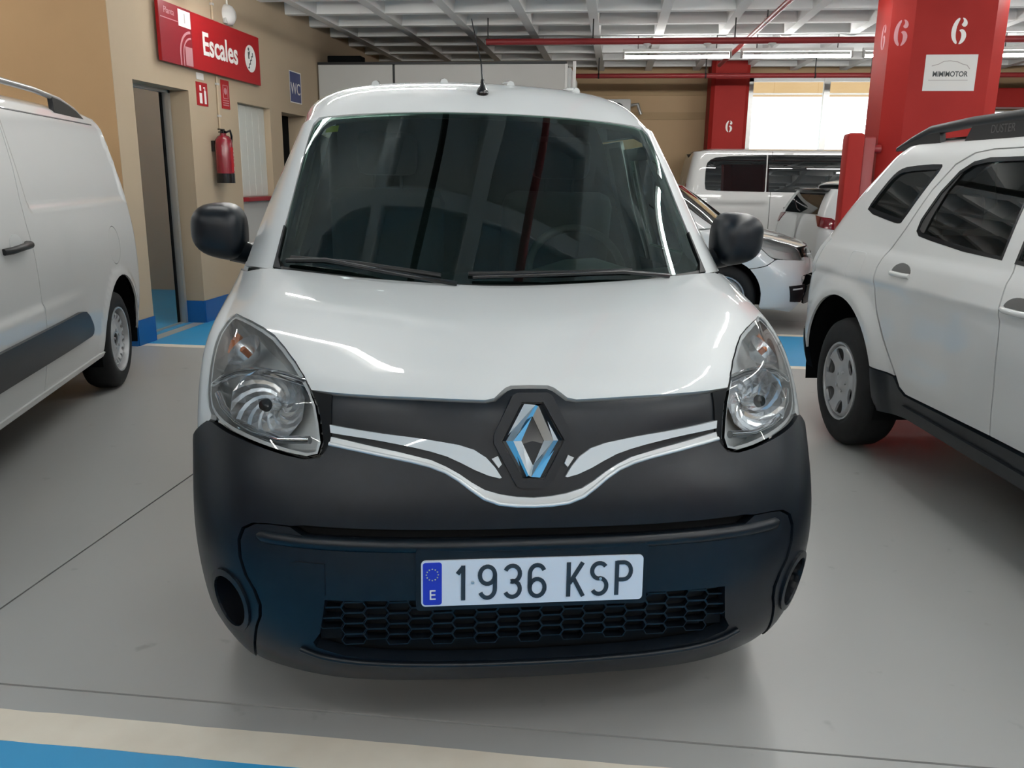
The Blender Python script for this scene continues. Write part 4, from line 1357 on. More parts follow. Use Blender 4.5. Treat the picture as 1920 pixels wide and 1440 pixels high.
# number plate
pc = Vector((0, -.012, .5105))
PMx = Matrix.Translation(pc) @ Matrix.Rotation(R(-4.0), 4, 'X')
hold = MB().prism(rrect(-.272, .272, -.067, .082, .010), .002, .03, 'y', PMx).build('plate_holder', 'black_plastic', van)
plate = MB().prism(rrect(-.26, .26, -.055, .055, .010), -.003, .002, 'y', PMx).build('number_plate', 'plate_white', van)
MB().prism(rrect(-.256, -.213, -.051, .051, .006), -.0042, -.002, 'y', PMx).build('country_band', 'plate_blue', plate)
text_obj('country_letter', 'E', .034, 'white_print', plate, PMx @ Matrix.Translation((-.2345, -.0046, -.028)) @ Matrix.Rotation(R(90), 4, 'X'), .0004)
st = MB()
for k in range(12):
    a = 2 * PI * k / 12
    st.prism([(-.2345 + .0135 * math.cos(a) + (.0022 if i % 2 == 0 else .001) * math.cos(i * PI / 5 + .3), .022 + .0135 * math.sin(a) + (.0022 if i % 2 == 0 else .001) * math.sin(i * PI / 5 + .3)) for i in range(10)], -.0050, -.004, 'y', PMx)
st.build('star_ring', 'star_yellow', plate)
gh = .038           # half height of the characters
def glyph(ch, cx):
    w = .0098
    h = gh; u = .0175
    L = []
    A = lambda x, z, rx, rz, a0, a1, n=14: [(x + rx * math.cos(R(a0 + (a1 - a0) * i / n)), z + rz * math.sin(R(a0 + (a1 - a0) * i / n))) for i in range(n + 1)]
    if ch == '1':
        L = [[(-.012, h - .016), (-.004, h - .006), (.001, h)], [(.001, h + .004), (.001, -h - .004)]]
    elif ch == '9':
        L = [A(0, h - .021, u, .021, 0, 360, 22), [(u, h - .021), (u * 1.0, -.008)] + A(0, -h + .022, u, .022, 0, -150, 12)]
        L[1] = [(u, h - .021), (u, -h + .022)] + A(0, -h + .022, u, .022, 0, -155, 12)[1:]
    elif ch == '6':
        L = [A(0, -h + .021, u, .021, 0, 360, 22), A(0, h - .022, u, .022, 25, 180, 12) + [(-u, -h + .021)]]
    elif ch == '3':
        L = [A(0, h - .0195, u, .0195, 155, -90, 14) + [(-.004, 0)], [(-.004, -.0)] + A(0, -h + .0195, u, .0195, 90, -155, 14)]
    elif ch == 'K':
        L = [[(-.016, h + .004), (-.016, -h - .004)], [(-.014, -.010), (.017, h + .003)], [(-.004, .002), (.019, -h - .004)]]
    elif ch == 'S':
        L = [A(0, h - .019, u, .019, 35, 180, 10) + A(0, h - .019, u, .019, 190, 262, 5)[0:] + A(0, -h + .0195, u, .0195, 82, -20, 8) + A(0, -h + .0195, u, .0195, -30, -148, 8)]
    elif ch == 'P':
        L = [[(-.016, h + .004), (-.016, -h - .004)], [(-.016, h)] + A(.0, h - .021, u, .021, 90, -90, 12) + [(-.016, h - .042)]]
    m = MB()
    for p in L:
        stroke(m, [(cx + a, b) for a, b in p], w, -.0048, -.002, 'y', PMx)
    return m
for ch, cx in (('1', -.165), ('9', -.108), ('3', -.050), ('6', .008), ('K', .098), ('S', .155), ('P', .213)):
    glyph(ch, cx).build('character', 'plate_ink', plate)
for x in (-.142, .158):
    MB().lathe([(0, -.0055), (.0035, -.005), (.004, -.003)], 10, 'y', PMx @ Matrix.Translation((x, 0, .0))).build('plate_screw', 'satin_metal', plate)

# lower grille: honeycomb of hexagonal cells
gl_ = MB().box(-.50, .50, .085, .09, .325, .475).build('lower_grille', 'groove_dark', van)
cell_w, cell_h = .060, .0275
hx = [(-cell_w * .5, 0), (-cell_w * .37, cell_h * .5), (cell_w * .37, cell_h * .5), (cell_w * .5, 0), (cell_w * .37, -cell_h * .5), (-cell_w * .37, -cell_h * .5)]
ii = [(a * .93, b * .84) for a, b in hx]
cell0 = None
for j in range(5):
    for i in range(-9, 10):
        cx = i * cell_w * 1.74 / 2 * 1.0
        cz = .345 + j * cell_h + (cell_h * .5 if i % 2 else 0)
        if abs(cx) > .47 or cz > .468 or abs(cx) > .49 - .06 * max(0, (.38 - cz) / .05):
            continue
        if cell0 is None:
            cell0 = MB().prism(hx, 0, .03, 'y', None, [ii]).build('grille_cell', 'black_plastic', gl_)
            o = cell0
        else:
            o = cell0.copy(); C.objects.link(o); o.parent = gl_
        o.location = (cx, .022 + .11 * cx * cx, cz)
# tow-eye cover
tow = [(2.18, 2.17), (2.60, 2.17), (2.62, 2.68), (2.55, 2.73), (2.18, 2.73)]
tr = inset_ring(mirror(tow), .002)
K.p('tow_cover', tr, 'black_plastic', off=.0105, depth=.006, parent=K.insert)
# rounded ledge along the top of the insert
lt = np.linspace(-3.2, 3.2, 41)
ld_ = np.interp(np.abs(lt), [0, .8, 1.6, 2.45, 3.2], [3.10, 3.095, 3.08, 3.06, 3.06])
pp = S(lt, ld_) + S.normal(lt, ld_) * .000
MB().tube([tuple(q) for q in pp], [.004] + [.017] * 39 + [.004], 14).build('insert_ledge', 'black_plastic', K.insert, 60)
# lip shelf below the grille
lp = [(-2.56, 1.13), (-2.2, .95), (-1.2, .87), (0, .85), (1.2, .87), (2.2, .95), (2.56, 1.15)]
aa = np.array(chaikin(lp, 2, False)); pp = S(aa[:, 0], aa[:, 1]) + S.normal(aa[:, 0], aa[:, 1]) * .012
MB().tube([tuple(q) for q in pp], .007, 8).build('lip_edge', 'black_plastic', K.insert, 60)

for sgn in (1, -1):
    gp2 = [(2.14, 4.80), (2.25, 4.80), (2.225, 5.0), (2.252, 5.4), (2.303, 5.75), (2.41, 6.08), (2.14, 6.05)]
    K.p('lamp_joint', gp2 if sgn > 0 else mirror(gp2), 'groove_dark', off=.0005, depth=.012)
# roof ribs and aerial
for x in (-.42, -.14, .14, .42):
    yy = np.linspace(1.95, 4.0, 12)
    tt = x / .22 if abs(x) < .44 else x / .22
    ll = np.interp(yy, [1.49, 1.64, 1.85, 2.3, 3.2, 4.05, 4.22], range(7))
    q = K.RF(np.full(12, x / .22 if abs(x) <= .22 else math.copysign(1 + (abs(x) - .22) / .22, x)), ll)
    MB().tube([(a, b, c + .003) for a, b, c in q], .016, 8).build('roof_rib', 'white_paint', van, 60)
ab = K.RF([0.0], [1.15])[0]
an = MB().lathe([(.0, .055), (.006, .052), (.010, .03), (.022, .012), (.024, .0), (.022, -.012)], 14, 'z', Matrix.Translation((ab[0], ab[1], ab[2] + .004))).build('aerial', 'gloss_black', van, 50)
MB().tube([(ab[0], ab[1], ab[2] + .05), (ab[0] - .004, ab[1] + .03, ab[2] + .12), (ab[0] - .035, ab[1] + .16, ab[2] + .30)], [.0035, .003, .002], 6).build('aerial_rod', 'gloss_black', an, 60)

# mirrors
def door_mirror(root, sgn, cx, cy, cz, hw, hh, hd, mat, arm_x):
    m = MB()
    n = 36; rings = 14
    v = []; f = []
    for i in range(rings + 1):
        q = i / rings
        k = (.02 + .98 * q) if i else .02
        dep = (1 - k ** 3.2) ** (1 / 2.2)
        for j in range(n):
            t = 2 * PI * j / n
            c_, s_ = math.cos(t), math.sin(t)
            rad = (abs(c_) ** 3.0 + abs(s_) ** 3.0) ** (-1 / 3.0)        # rounded square
            ex, ez = c_ * rad * k, s_ * rad * k
            o = (sgn * ex + 1) / 2                                        # 0 at the door, 1 outside
            v.append((cx + ex * hw, cy - dep * hd * (1.0 - .30 * o * o), cz + ez * hh * (1.06 - .26 * o * o) + .016 * o))
    for i in range(rings):
        for j in range(n):
            f.append((i * n + j, i * n + (j + 1) % n, (i + 1) * n + (j + 1) % n, (i + 1) * n + j))
    f.append(tuple(range(n)))
    b = len(v)
    for j in range(n):
        x_, y_, z_ = v[rings * n + j]
        v.append((x_, y_ + .05, z_))
    for j in range(n):
        f.append((rings * n + j, rings * n + (j + 1) % n, b + (j + 1) % n, b + j))
    f.append(tuple(b + j for j in range(n)))
    m.add(v, f)
    o = m.build('door_mirror', mat, root, 50)
    MB().prism([(cx + hw * .82 * math.copysign(abs(math.cos(t)) ** .6, math.cos(t)), cz + hh * .80 * math.copysign(abs(math.sin(t)) ** .6, math.sin(t))) for t in np.linspace(0, 2 * PI, 24, endpoint=False)], cy + .051, cy + .054, 'y').build('mirror_glass', 'chrome', o)
    MB().tube([(cx - sgn * hw * .5, cy + .0, cz - hh * .55), (arm_x + sgn * .03, cy + .03, cz - hh * .75), (arm_x - sgn * .03, cy + .05, cz - hh * .8)], [.045, .04, .045], 10).build('mirror_arm', mat, o, 60)
    return o
for sgn in (1, -1):
    door_mirror(van, sgn, sgn * .955, 1.34, 1.205, .094, .098, .10, 'black_plastic', sgn * .83)

# wipers
wy = lambda t, l, off: tuple(K.WS([t], [l])[0] + K.WS.normal([t], [l])[0] * off)
w_ = MB(); w_.tube([wy(-2.95, .13, .02), wy(-2.2, .18, .03), wy(-1.4, .10, .03), wy(-.55, .02, .02)], .008, 8)
wa = w_.build('wiper', 'gloss_black', van, 60)
MB().tube([wy(-2.9, .21, .012), wy(-1.8, .24, .012), wy(-.75, .15, .012)], .007, 6).build('wiper_blade', 'dark_trim', wa, 60)
w_ = MB(); w_.tube([wy(-.35, .12, .02), wy(.6, .13, .03), wy(1.6, .12, .03), wy(2.3, .02, .02)], .008, 8)
wa = w_.build('wiper', 'gloss_black', van, 60)
MB().tube([wy(-.4, .185, .012), wy(.8, .20, .012), wy(1.75, .18, .012)], .007, 6).build('wiper_blade', 'dark_trim', wa, 60)
# cowl panel under the wipers
patch('cowl', K.WS, [(-3.3, -.0), (3.3, -.0), (3.2, .07), (0, .06), (-3.2, .07)], 'dark_trim', van, (), .05, (.2, .27), .006, .01)
# inspection stickers inside the glass
for (t0, t1, l0, l1), mt in (((-2.82, -2.52, 2.66, 2.80), 'sticker_yellow'),):
    patch('inspection_sticker', K.WS, [(t0, l0), (t1, l0), (t1, l1), (t0, l1)], mt, van, (), .05, (.2, .27), -.004, .001)

# cabin
dash = MB()
n = 14; v = []; f = []
prof = [(.93, 1.03), (1.05, 1.055), (1.22, 1.065), (1.36, 1.07), (1.44, 1.05), (1.48, 1.00), (1.48, .75)]
xsn = np.linspace(-.77, .77, n)
for x in xsn:
    bump_ = .065 * math.exp(-((x - .37) / .17) ** 2)
    for y, z in prof:
        k = 1 if 1.15 < y < 1.47 else 0
        v.append((x, y + .10 * (x / .77) ** 2, z + bump_ * k))
m_ = len(prof)
for i in range(n - 1):
    for j in range(m_ - 1):
        f.append((i * m_ + j, (i + 1) * m_ + j, (i + 1) * m_ + j + 1, i * m_ + j + 1))
dash.add(v, f).build('dashboard', 'interior_grey', van, 60)
Mst = Matrix.Translation((.37, 1.52, 1.06)) @ Matrix.Rotation(R(62), 4, 'X')
sw = MB().tube([tuple(Mst @ Vector((.19 * math.cos(a), .19 * math.sin(a), 0))) for a in np.linspace(0, 2 * PI, 33)], .016, 10, False).build('steering_wheel', 'interior_dark', van, 60)
MB().box(-.09, .09, -.06, .05, -.03, .0, .02, Mst).box(-.18, .18, -.02, .015, -.025, -.005, .008, Mst).build('wheel_hub', 'interior_dark', sw, 40)
def seat(x):
    m = MB().box(x - .25, x + .25, 1.78, 2.25, .62, .80, .06)
    sroot = m.build('seat', 'seat_cloth', van, 45)
    Mb = Matrix.Translation((x, 2.20, .78)) @ Matrix.Rotation(R(14), 4, 'X')
    MB().box(-.25, .25, -.07, .07, 0, .60, .06, Mb).build('backrest', 'seat_cloth', sroot, 45)
    MB().box(-.13, .13, -.05, .05, .66, .84, .04, Mb).build('headrest', 'seat_cloth', sroot, 45)
    MB().tube([(Mb @ Vector((-.06, 0, .58))), (Mb @ Vector((-.06, 0, .68)))], .007, 6).tube([(Mb @ Vector((.06, 0, .58))), (Mb @ Vector((.06, 0, .68)))], .007, 6).build('headrest_post', 'interior_dark', sroot)
seat(.38); seat(-.38)
bh = [(.80, .35), (.83, .80), (.83, 1.0), (.78, 1.15), (.70, 1.42), (.66, 1.58), (.60, 1.70), (.40, 1.765)]
MB().prism(bh + [(-a, b) for a, b in bh[::-1]], 2.42, 2.46, 'y').build('bulkhead', 'interior_dark', van)
MB().box(-.84, .84, 1.1, 2.44, .32, .36).build('cabin_floor', 'interior_dark', van)
patch('headliner', K.RF, K.sym([(0, .1), (3.2, .12), (4.9, .2), (4.9, 3.2), (0, 3.2)]), 'interior_grey', van, (), .1, (.2, .4), -.03, 0)
for sgn in (1, -1):
    # inner pillar trims and door cards
    pil = [(3.06, .05), (3.40, .05), (3.38, 2.9), (3.06, 2.7)]
    patch('pillar_lining', K.WS, pil if sgn > 0 else mirror(pil), 'interior_trim', van, (), .05, (.2, .27), -.022, 0)
    Fk = K.F[sgn]
    patch('door_lining', Fk, [(1.36, .36), (2.26, .36), (2.26, 1.08), (1.40, 1.08)], 'interior_grey', van, (), .08, (1, 1), -.05, 0)
    patch('centre_pillar', Fk, [(2.20, .4), (2.42, .4), (2.38, 1.58), (2.16, 1.58)], 'interior_trim', van, (), .08, (1, 1), -.04, 0)
    m = MB(); p = Fk([1.36], [1.11])[0]

# ------------------------------------------------------------------ boxy vehicles: shared pieces
def ring_at(W, z, s0, s1, n=60):
    a = np.linspace(s0, s1, n)
    return W(a, np.full(n, z))

def roof_cap(root, W, z, paint, crown=.06, name='roof', s0=None, s1=None, mat=None):
    """closed lid over the wall ring at height z"""
    q = ring_at(W, z, s0, s1)
    right = [(abs(p[0]), p[1]) for p in q if abs(p[0]) > .02]
    ring = right + [(-a, b) for a, b in right[::-1]]
    ys = [b for a, b in right]; y0, y1 = min(ys), max(ys); xe = max(a for a, b in right)
    def f(x, y):
        u = np.clip(1 - (x / xe) ** 2, 0, 1)
        v = sm((y - y0) / .5) * sm((y1 - y) / .35)
        return z + crown * np.sqrt(u * .999 + .001) * (.25 + .75 * v) * sm((y1 - y) / .12 + .1) * sm((y - y0) / .12 + .1)
    return patch(name, Height(f), ring, mat or paint, root, (), .06, (1, 1), 0, 0)

def flank_panels(root, W, items, paint, step=.045):
    """items: (name, ring, holes, glass outlines)"""
    out = []
    for name, ring, holes, glass in items:
        o = patch(name, W, ring, paint, root, holes, step, (1, 1), .002, .014)
        for g_, mat in zip(holes, glass):
            if mat:
                patch('window_glass', W, inset2(g_, .002), mat, o, (), .07, (1, 1), -.006, .004)
        out.append(o)
    return out

def inset2(poly, d):
    P = np.array(poly, float)
    A = 0.5 * np.sum(P[:, 0] * np.roll(P[:, 1], -1) - np.roll(P[:, 0], -1) * P[:, 1])
    out = []
    for i in range(len(P)):
        a, b, c = P[i - 1], P[i], P[(i + 1) % len(P)]
        e = (b - a) / (np.linalg.norm(b - a) + 1e-9) + (c - b) / (np.linalg.norm(c - b) + 1e-9)
        e /= np.linalg.norm(e) + 1e-9
        out.append(tuple(b + np.array([-e[1], e[0]]) * d * (1 if A > 0 else -1)))
    return out

def window_seal(root, W, ring, d=.02, off=.003, mat='gloss_black'):
    return patch('window_seal', W, inset2(ring, -.004), mat, root, [inset2(ring, d)], .03, (1, 1), off, .006)

def lining(root, W, ring, holes=()):
    return patch('inner_lining', W, ring, 'matte_black', root, holes, .09, (1, 1), -.03, 0)

# ------------------------------------------------------------------ white van on the left
V_W = [(.2,.84),(.3,.875),(.45,.90),(.6,.915),(.8,.92),(1.0,.914),(1.1,.905),(1.3,.878),(1.5,.842),(1.65,.812),(1.72,.793),(1.765,.765),(1.795,.725),(1.81,.68)]
V_yR = [(.2,4.33),(.5,4.40),(.8,4.40),(1.1,4.38),(1.4,4.33),(1.6,4.28),(1.8,4.20)]
V_yF = [(.2,.1),(.5,0),(.8,.05),(1.0,.2),(1.8,.3)]
def van_bulge(a, z):
    a1 = 4.235 - .10 * sm((z - 1.35) / .4)
    inside = sm((a - 2.37) / .06) * sm((a1 - a) / .035) * sm((z - 1.225) / .035) * sm((1.80 - z) / .03)
    crease = sm((.775 - z) / .025) * sm((z - .30) / .3) * sm((3.15 - a) / .6)
    ar = np.hypot(a - 3.775, z - .33)
    flare = .012 * sm((.50 - ar) / .06) * sm((z - .28) / .05)
    return -.020 * inside + .012 * crease + flare
vl = thing('cargo_van', 'white panel van cut by the left picture edge, with black side moulding and roof rail', 'van', (-3.07, 1.46, 0), (0, 0, R(17)))
WV = {sd: Wrap(V_W, V_yF, V_yR, .5, .14, sd, van_bulge) for sd in (1, -1)}
AC, AR, WRY = (3.775, .33), .425, 3.72
def half_arch(c, r, z0, n=22):
    return [p for p in arc(c[0], c[1], r, 195, -15, n) if p[1] > z0]
ZT = 1.808
for sd in (1, -1):
    W_ = WV[sd]
    fuel = arc(3.735, .955, .125, 0, 345, 23) if sd == 1 else None
    ha = half_arch(AC, AR, .30)
    quarter = [(2.312, .30), (3.34, .295)] + ha + [(4.24, .30), (5.13, .34), (5.13, 1.55), (4.6, ZT - .02), (4.30, ZT), (2.36, ZT), (2.345, 1.54), (2.335, 1.44), (2.30, 1.29), (2.295, 1.17), (2.312, 1.02)]
    slide = [(1.345, .30), (2.304, .30), (2.304, 1.02), (2.287, 1.17), (2.292, 1.29), (2.327, 1.44), (2.337, 1.54), (2.352, ZT), (1.42, ZT), (1.36, 1.2)]
    fwin = [(.99, 1.13), (1.30, 1.13), (1.36, 1.62), (1.24, 1.62)]
    front = [(1.13, .30), (1.337, .30), (1.352, 1.2), (1.412, ZT), (1.30, ZT), (1.05, 1.30), (.95, 1.06), (.90, .95), (1.20, .62)]
    ob = flank_panels(vl, W_, [('rear_quarter', quarter, [fuel] if fuel else [], [None]), ('sliding_door', slide, [], []), ('front_door', front, [], [])], 'white_paint_warm', .035)
    if fuel:
        patch('fuel_flap', W_, inset2(fuel, .004), 'white_paint_warm', ob[0], (), .03, (1, 1), .001, .01)
    lining(vl, W_, [(1.0, .34), (3.30, .34)] + half_arch(AC, AR + .05, .34) + [(4.30, .34), (4.95, .5), (4.95, 1.5), (4.2, 1.68), (1.2, 1.68), (.95, .95)])
    mould = [(.95, .640), (2.82, .648), (2.93, .635), (3.0, .60), (3.075, .535), (3.088, .505), (3.075, .482), (3.04, .472), (.95, .468)]
    patch('side_moulding', W_, mould, 'black_plastic', vl, (), .03, (1, 1), .022, .03)
    patch('roof_seam', W_, [(1.35, 1.726), (4.02, 1.726), (4.02, 1.732), (1.35, 1.732)], 'dark_trim', vl, (), .05, (1, 1), .0045, .004)
    sill = [(1.13, .285), (3.36, .285), (3.36, .315), (1.13, .315)]
    patch('sill_edge', W_, sill, 'white_paint_warm', vl, (), .04, (1, 1), .012, .02)
    # arch edge
    tl = patch('tail_lamp', W_, [(4.46, .95), (4.60, .93), (4.60, 1.48), (4.45, 1.45)], 'red_lamp', vl, (), .05, (1, 1), .01, .02)
    # handle in its cup
    c0 = W_([2.10], [1.075])[0]; nn = W_.normal([2.10], [1.075])[0]
    hb = MB()
    pth = [W_([a], [z])[0] + W_.normal([a], [z])[0] * o_ for a, z, o_ in ((1.93, 1.062, .01), (1.97, 1.064, .035), (2.08, 1.070, .042), (2.18, 1.074, .038), (2.225, 1.076, .008))]
    hb.tube([tuple(p) for p in pth], [.016, .017, .017, .019, .017], 10)
    hb.build('door_handle', 'dark_trim', ob[1], 60)
    cup = [(2.105 + .075 * math.cos(a), 1.088 + .045 * math.sin(a)) for a in np.linspace(0, 2 * PI, 20, endpoint=False)]
    patch('handle_cup', W_, cup, 'lamp_grey', ob[1], (), .03, (1, 1), .005, .004)
    # roof rail with feet
    rr = []
    for y_, dz in ((.9, .05), (1.0, .085), (1.6, .098), (2.4, .10), (3.1, .095), (3.5, .075), (3.78, .035), (3.93, .0)):
        rr.append((sd * .735, y_, 1.775 + dz))
    rl = MB().tube(rr, [.012, .016, .017, .017, .017, .017, .015, .008], 8).build('roof_rail', 'satin_metal', vl, 60)
    MB().prism([(3.38, 1.765), (3.95, 1.758), (3.80, 1.80), (3.55, 1.845), (3.36, 1.86)], sd * .722, sd * .75, 'x').build('rail_foot', 'gloss_black', rl)
    MB().prism([(1.5, 1.77), (1.75, 1.77), (1.70, 1.865), (1.55, 1.865)], sd * .722, sd * .75, 'x').build('rail_foot', 'gloss_black', rl)
    # front corner, wheels
    fr_ring = [(1.12, .30), (1.19, .62), (.89, .95), (.86, 1.0), (.5, 1.0), (-.70, .98), (-.70, .30), (.35, .28)]
    fr_ring = [(1.12, .30)] + [p for p in arc(.88, .33, .40, 15, 165, 14)] + [(.40, .30), (-.69, .30), (-.69, .98), (.5, 1.0), (.86, 1.0), (.89, .95), (1.19, .70)]
    patch('front_shell', W_, [(.44, .30), (-.69, .30), (-.69, .98), (.5, 1.0), (.86, 1.0), (.89, .95), (1.19, .72), (1.125, .62)] + [p for p in arc(.88, .33, .40, 40, 175, 14)], 'white_paint_warm', vl, (), .06, (1, 1), .002, .01)
    patch('headlamp', W_, [(.25, .72), (.62, .76), (.66, .92), (.3, .88)], 'lamp_grey', vl, (), .05, (1, 1), .008, .01)
    wheel(vl, .905, WRY, .327, .215, .205, sd, 'steel', .1)
    wheel(vl, .905, .88, .327, .215, .205, sd, 'steel', .4)
    arch_liner(vl, AC[0], AC[1], AR + .03, sd * .60, sd * .885)
    arch_liner(vl, .88, .33, .42, sd * .60, sd * .885)
roof_cap(vl, WV[1], ZT, 'white_paint_warm', .02, s0=1.3, s1=5.0)
def v_bon(x, y):
    return 1.0 + .10 * sm((y - .1) / .9) - .05 * (x / .8) ** 2
patch('bonnet', Height(v_bon), [(-.62, .20), (0, .10), (.62, .20), (.84, .55), (.86, 1.1), (-.86, 1.1), (-.84, .55)], 'white_paint_warm', vl, (), .07, (1, 1), 0, .02)
patch('windscreen', Height(lambda x, y: 1.10 + (y - .85) * .98 - .06 * (x / .8) ** 2), [(-.80, .86), (.80, .86), (.70, 1.50), (-.70, 1.50)], 'dark_glass', vl, (), .1, (1, 1), 0, .01)
MB().box(-.70, .70, .3, 4.2, .24, .32).build('underbody', 'matte_black', vl)

# ------------------------------------------------------------------ white SUV on the right
D_W = [(.2,.80),(.4,.86),(.6,.885),(.8,.895),(.95,.885),(1.08,.845),(1.3,.77),(1.5,.69),(1.555,.664),(1.59,.635),(1.612,.595),(1.622,.55)]
D_yR = [(.2,4.26),(.5,4.34),(.7,4.33),(.9,4.29),(1.1,4.22),(1.3,4.08),(1.5,3.90),(1.65,3.75)]
def suv_bulge(a, z):
    ar = np.hypot((a - 3.60) * .98, z - .36)
    flare = .028 * sm((.60 - ar) / .13) * sm((z - .2) / .1)
    ar2 = np.hypot(a - .84, z - .36)
    flare += .030 * sm((.565 - ar2) / .05)
    door = .018 * sm((a - 2.35) / .25) * sm((3.05 - a) / .22) * sm((z - .50) / .15) * sm((.93 - z) / .12)
    shoulder = .014 * sm((z - .90) / .05) * sm((1.10 - z) / .06)
    return flare - door + shoulder
sv = thing('sport_utility_car', 'white SUV cut by the right picture edge, with black sill cladding and roof rail', 'car', (2.67, 1.34, 0), (0, 0, R(8.5)))
WD = {sd: Wrap(D_W, V_yF, D_yR, .5, .28, sd, suv_bulge) for sd in (1, -1)}
DA, DR = (3.60, .36), .455
qwin = chaikin([(3.665,1.262),(3.65,1.31),(3.62,1.365),(3.57,1.44),(3.52,1.475),(3.44,1.491),(3.13,1.50),(3.112,1.485),(3.16,1.40),(3.235,1.228),(3.255,1.22),(3.32,1.223)], 1)
rwin = [(2.325,1.127),(2.606,1.138),(2.904,1.163),(3.017,1.175),(3.055,1.195),(3.06,1.245),(3.01,1.375),(2.94,1.465),(2.86,1.505),(2.75,1.52),(2.37,1.52)]
fwin = [(1.38,1.09),(2.235,1.122),(2.275,1.52),(1.95,1.51),(1.70,1.40)]
DZ = 1.62
for sd in (-1, 1):
    W_ = WD[sd]
    rdoor = [(2.172,.46),(2.85,.45),(2.91,.472),(2.95,.525),(2.985,.56),(3.095,.68),(3.185,.80),(3.24,.916),(3.252,1.0),(3.225,1.08),(3.16,1.20),(3.09,1.38),(3.0,1.495),(2.88,1.545),(2.75,1.556),(2.30,1.556),(2.285,1.54),(2.255,1.3),(2.24,1.13),(2.217,1.07),(2.197,.98),(2.172,.84),(2.166,.65)]
    fdoor = [(1.10,.46),(2.166,.46),(2.158,.65),(2.164,.84),(2.189,.98),(2.209,1.07),(2.232,1.13),(2.247,1.3),(2.277,1.54),(2.292,1.556),(1.93,1.556),(1.62,1.40),(1.25,1.09),(1.08,.95),(1.15,.70)]
    quarter = [(2.966,.515),(3.165,.515)] + [p for p in arc(DA[0], DA[1], DR, 160, 10, 22)] + [(4.07,.56),(4.62,.56),(5.05,.58),(5.05,1.0),(4.9,1.30),(4.5,1.50),(4.3,1.58),(4.15,DZ),(1.95,DZ),(1.93,1.562),(2.77,1.562),(2.90,1.548),(3.01,1.50),(3.10,1.385),(3.17,1.205),(3.235,1.085),(3.262,1.0),(3.25,.91),(3.195,.795),(3.105,.672),(2.995,.553)]
    ob = flank_panels(sv, W_, [('rear_quarter', quarter, [qwin], ['mid_glass']), ('rear_door', rdoor, [rwin], ['mid_glass']), ('front_door', fdoor, [fwin], ['mid_glass'])], 'white_paint_warm', .024 if sd == -1 else .05)
    window_seal(ob[0], W_, qwin, .022); window_seal(ob[1], W_, rwin, .016); window_seal(ob[2], W_, fwin, .016)
    # thick dark strip at the rear of the door glass
    patch('quarter_light', W_, [(3.03,1.185),(3.05,1.20),(3.055,1.245),(3.0,1.385),(2.935,1.46),(2.90,1.48),(2.96,1.38),(2.985,1.25),(2.99,1.18)], 'dark_trim', ob[1], (), .03, (1, 1), .0, .004)
    clad = [(1.12,.30),(2.86,.33),(2.96,.32),(3.12,.30),(3.155,.36),(3.155,.51),(2.962,.51),(2.945,.50),(2.905,.462),(2.85,.442),(1.12,.452)]
    cl = patch('sill_cladding', W_, clad, 'black_plastic', sv, (), .04, (1, 1), .010, .03)
    patch('sill_step', W_, [(1.12,.345),(2.88,.372),(2.86,.398),(1.12,.372)], 'black_plastic', cl, (), .04, (1, 1), .022, .014)
    patch('rear_bumper', W_, [(4.075,.30),(5.05,.30),(5.05,.57),(4.62,.55),(4.07,.55),(4.06,.45)], 'black_plastic', sv, (), .05, (1, 1), .008, .03)
    lining(sv, W_, [(1.1,.50),(3.10,.55)] + [p for p in arc(DA[0], DA[1], DR + .04, 155, 20, 14)] + [(4.5,.6),(4.85,.7),(4.8,1.05),(4.1,1.12),(3.3,1.16),(2.2,1.08),(1.2,1.02)])
    tlr = [(3.96,1.095),(4.06,1.12),(4.30,1.13),(4.33,.90),(4.08,.885),(4.03,.90)]
    tl = patch('tail_lamp', W_, tlr, 'lamp_grey', ob[0], (), .03, (1, 1), .007, .012)
    fl = rrect(3.42, 3.60, .905, 1.06, .03)
    patch('fuel_flap_seam', W_, fl, 'lamp_grey', ob[0], [inset2(fl, .004)], .03, (1, 1), .0028, .002)
    for (hs, hz, par) in ((3.005, .997, ob[1]), (2.075, .962, ob[2])):
        cup = [(hs + .088 * math.cos(a), hz + .004 + .044 * math.sin(a)) for a in np.linspace(0, PI, 14)]
        hp = patch('door_handle', W_, cup, 'rail_grey', par, (), .02, (1, 1), .006, .006)
        pth = [W_([a], [z])[0] + W_.normal([a], [z])[0] * o_ for a, z, o_ in ((hs - .09, hz - .004, .004), (hs - .05, hz - .008, .022), (hs + .05, hz - .008, .022), (hs + .09, hz - .004, .004))]
        MB().tube([tuple(p) for p in pth], .012, 8).build('handle_bar', 'white_paint_warm', hp, 60)
    # roof rail
    rr = [(sd * .59, y_, z_) for y_, z_ in ((3.80, 1.59), (3.62, 1.635), (3.45, 1.672), (3.1, 1.690), (2.5, 1.70), (1.9, 1.685), (1.6, 1.64))]
    rl = MB().tube(rr, [.012, .020, .024, .025, .025, .024, .012], 10).build('roof_rail', 'dark_trim', sv, 60)
    MB().prism([(3.80, 1.58), (3.62, 1.635), (3.45, 1.68), (3.36, 1.68), (3.33, 1.59)], sd * .575, sd * .605, 'x').build('rail_foot', 'dark_trim', rl)
    MB().prism([(3.12, 1.60), (3.05, 1.69), (2.62, 1.70), (2.55, 1.61)], sd * .575, sd * .605, 'x').build('rail_foot', 'dark_trim', rl)
    if sd == -1:
        text_obj('rail_lettering', 'DUSTER', .05, 'rail_grey', rl, Matrix.Translation((-.6062, 2.82, 1.648)) @ Matrix.Rotation(R(-90), 4, 'Z') @ Matrix.Rotation(R(90), 4, 'X'), .0004)
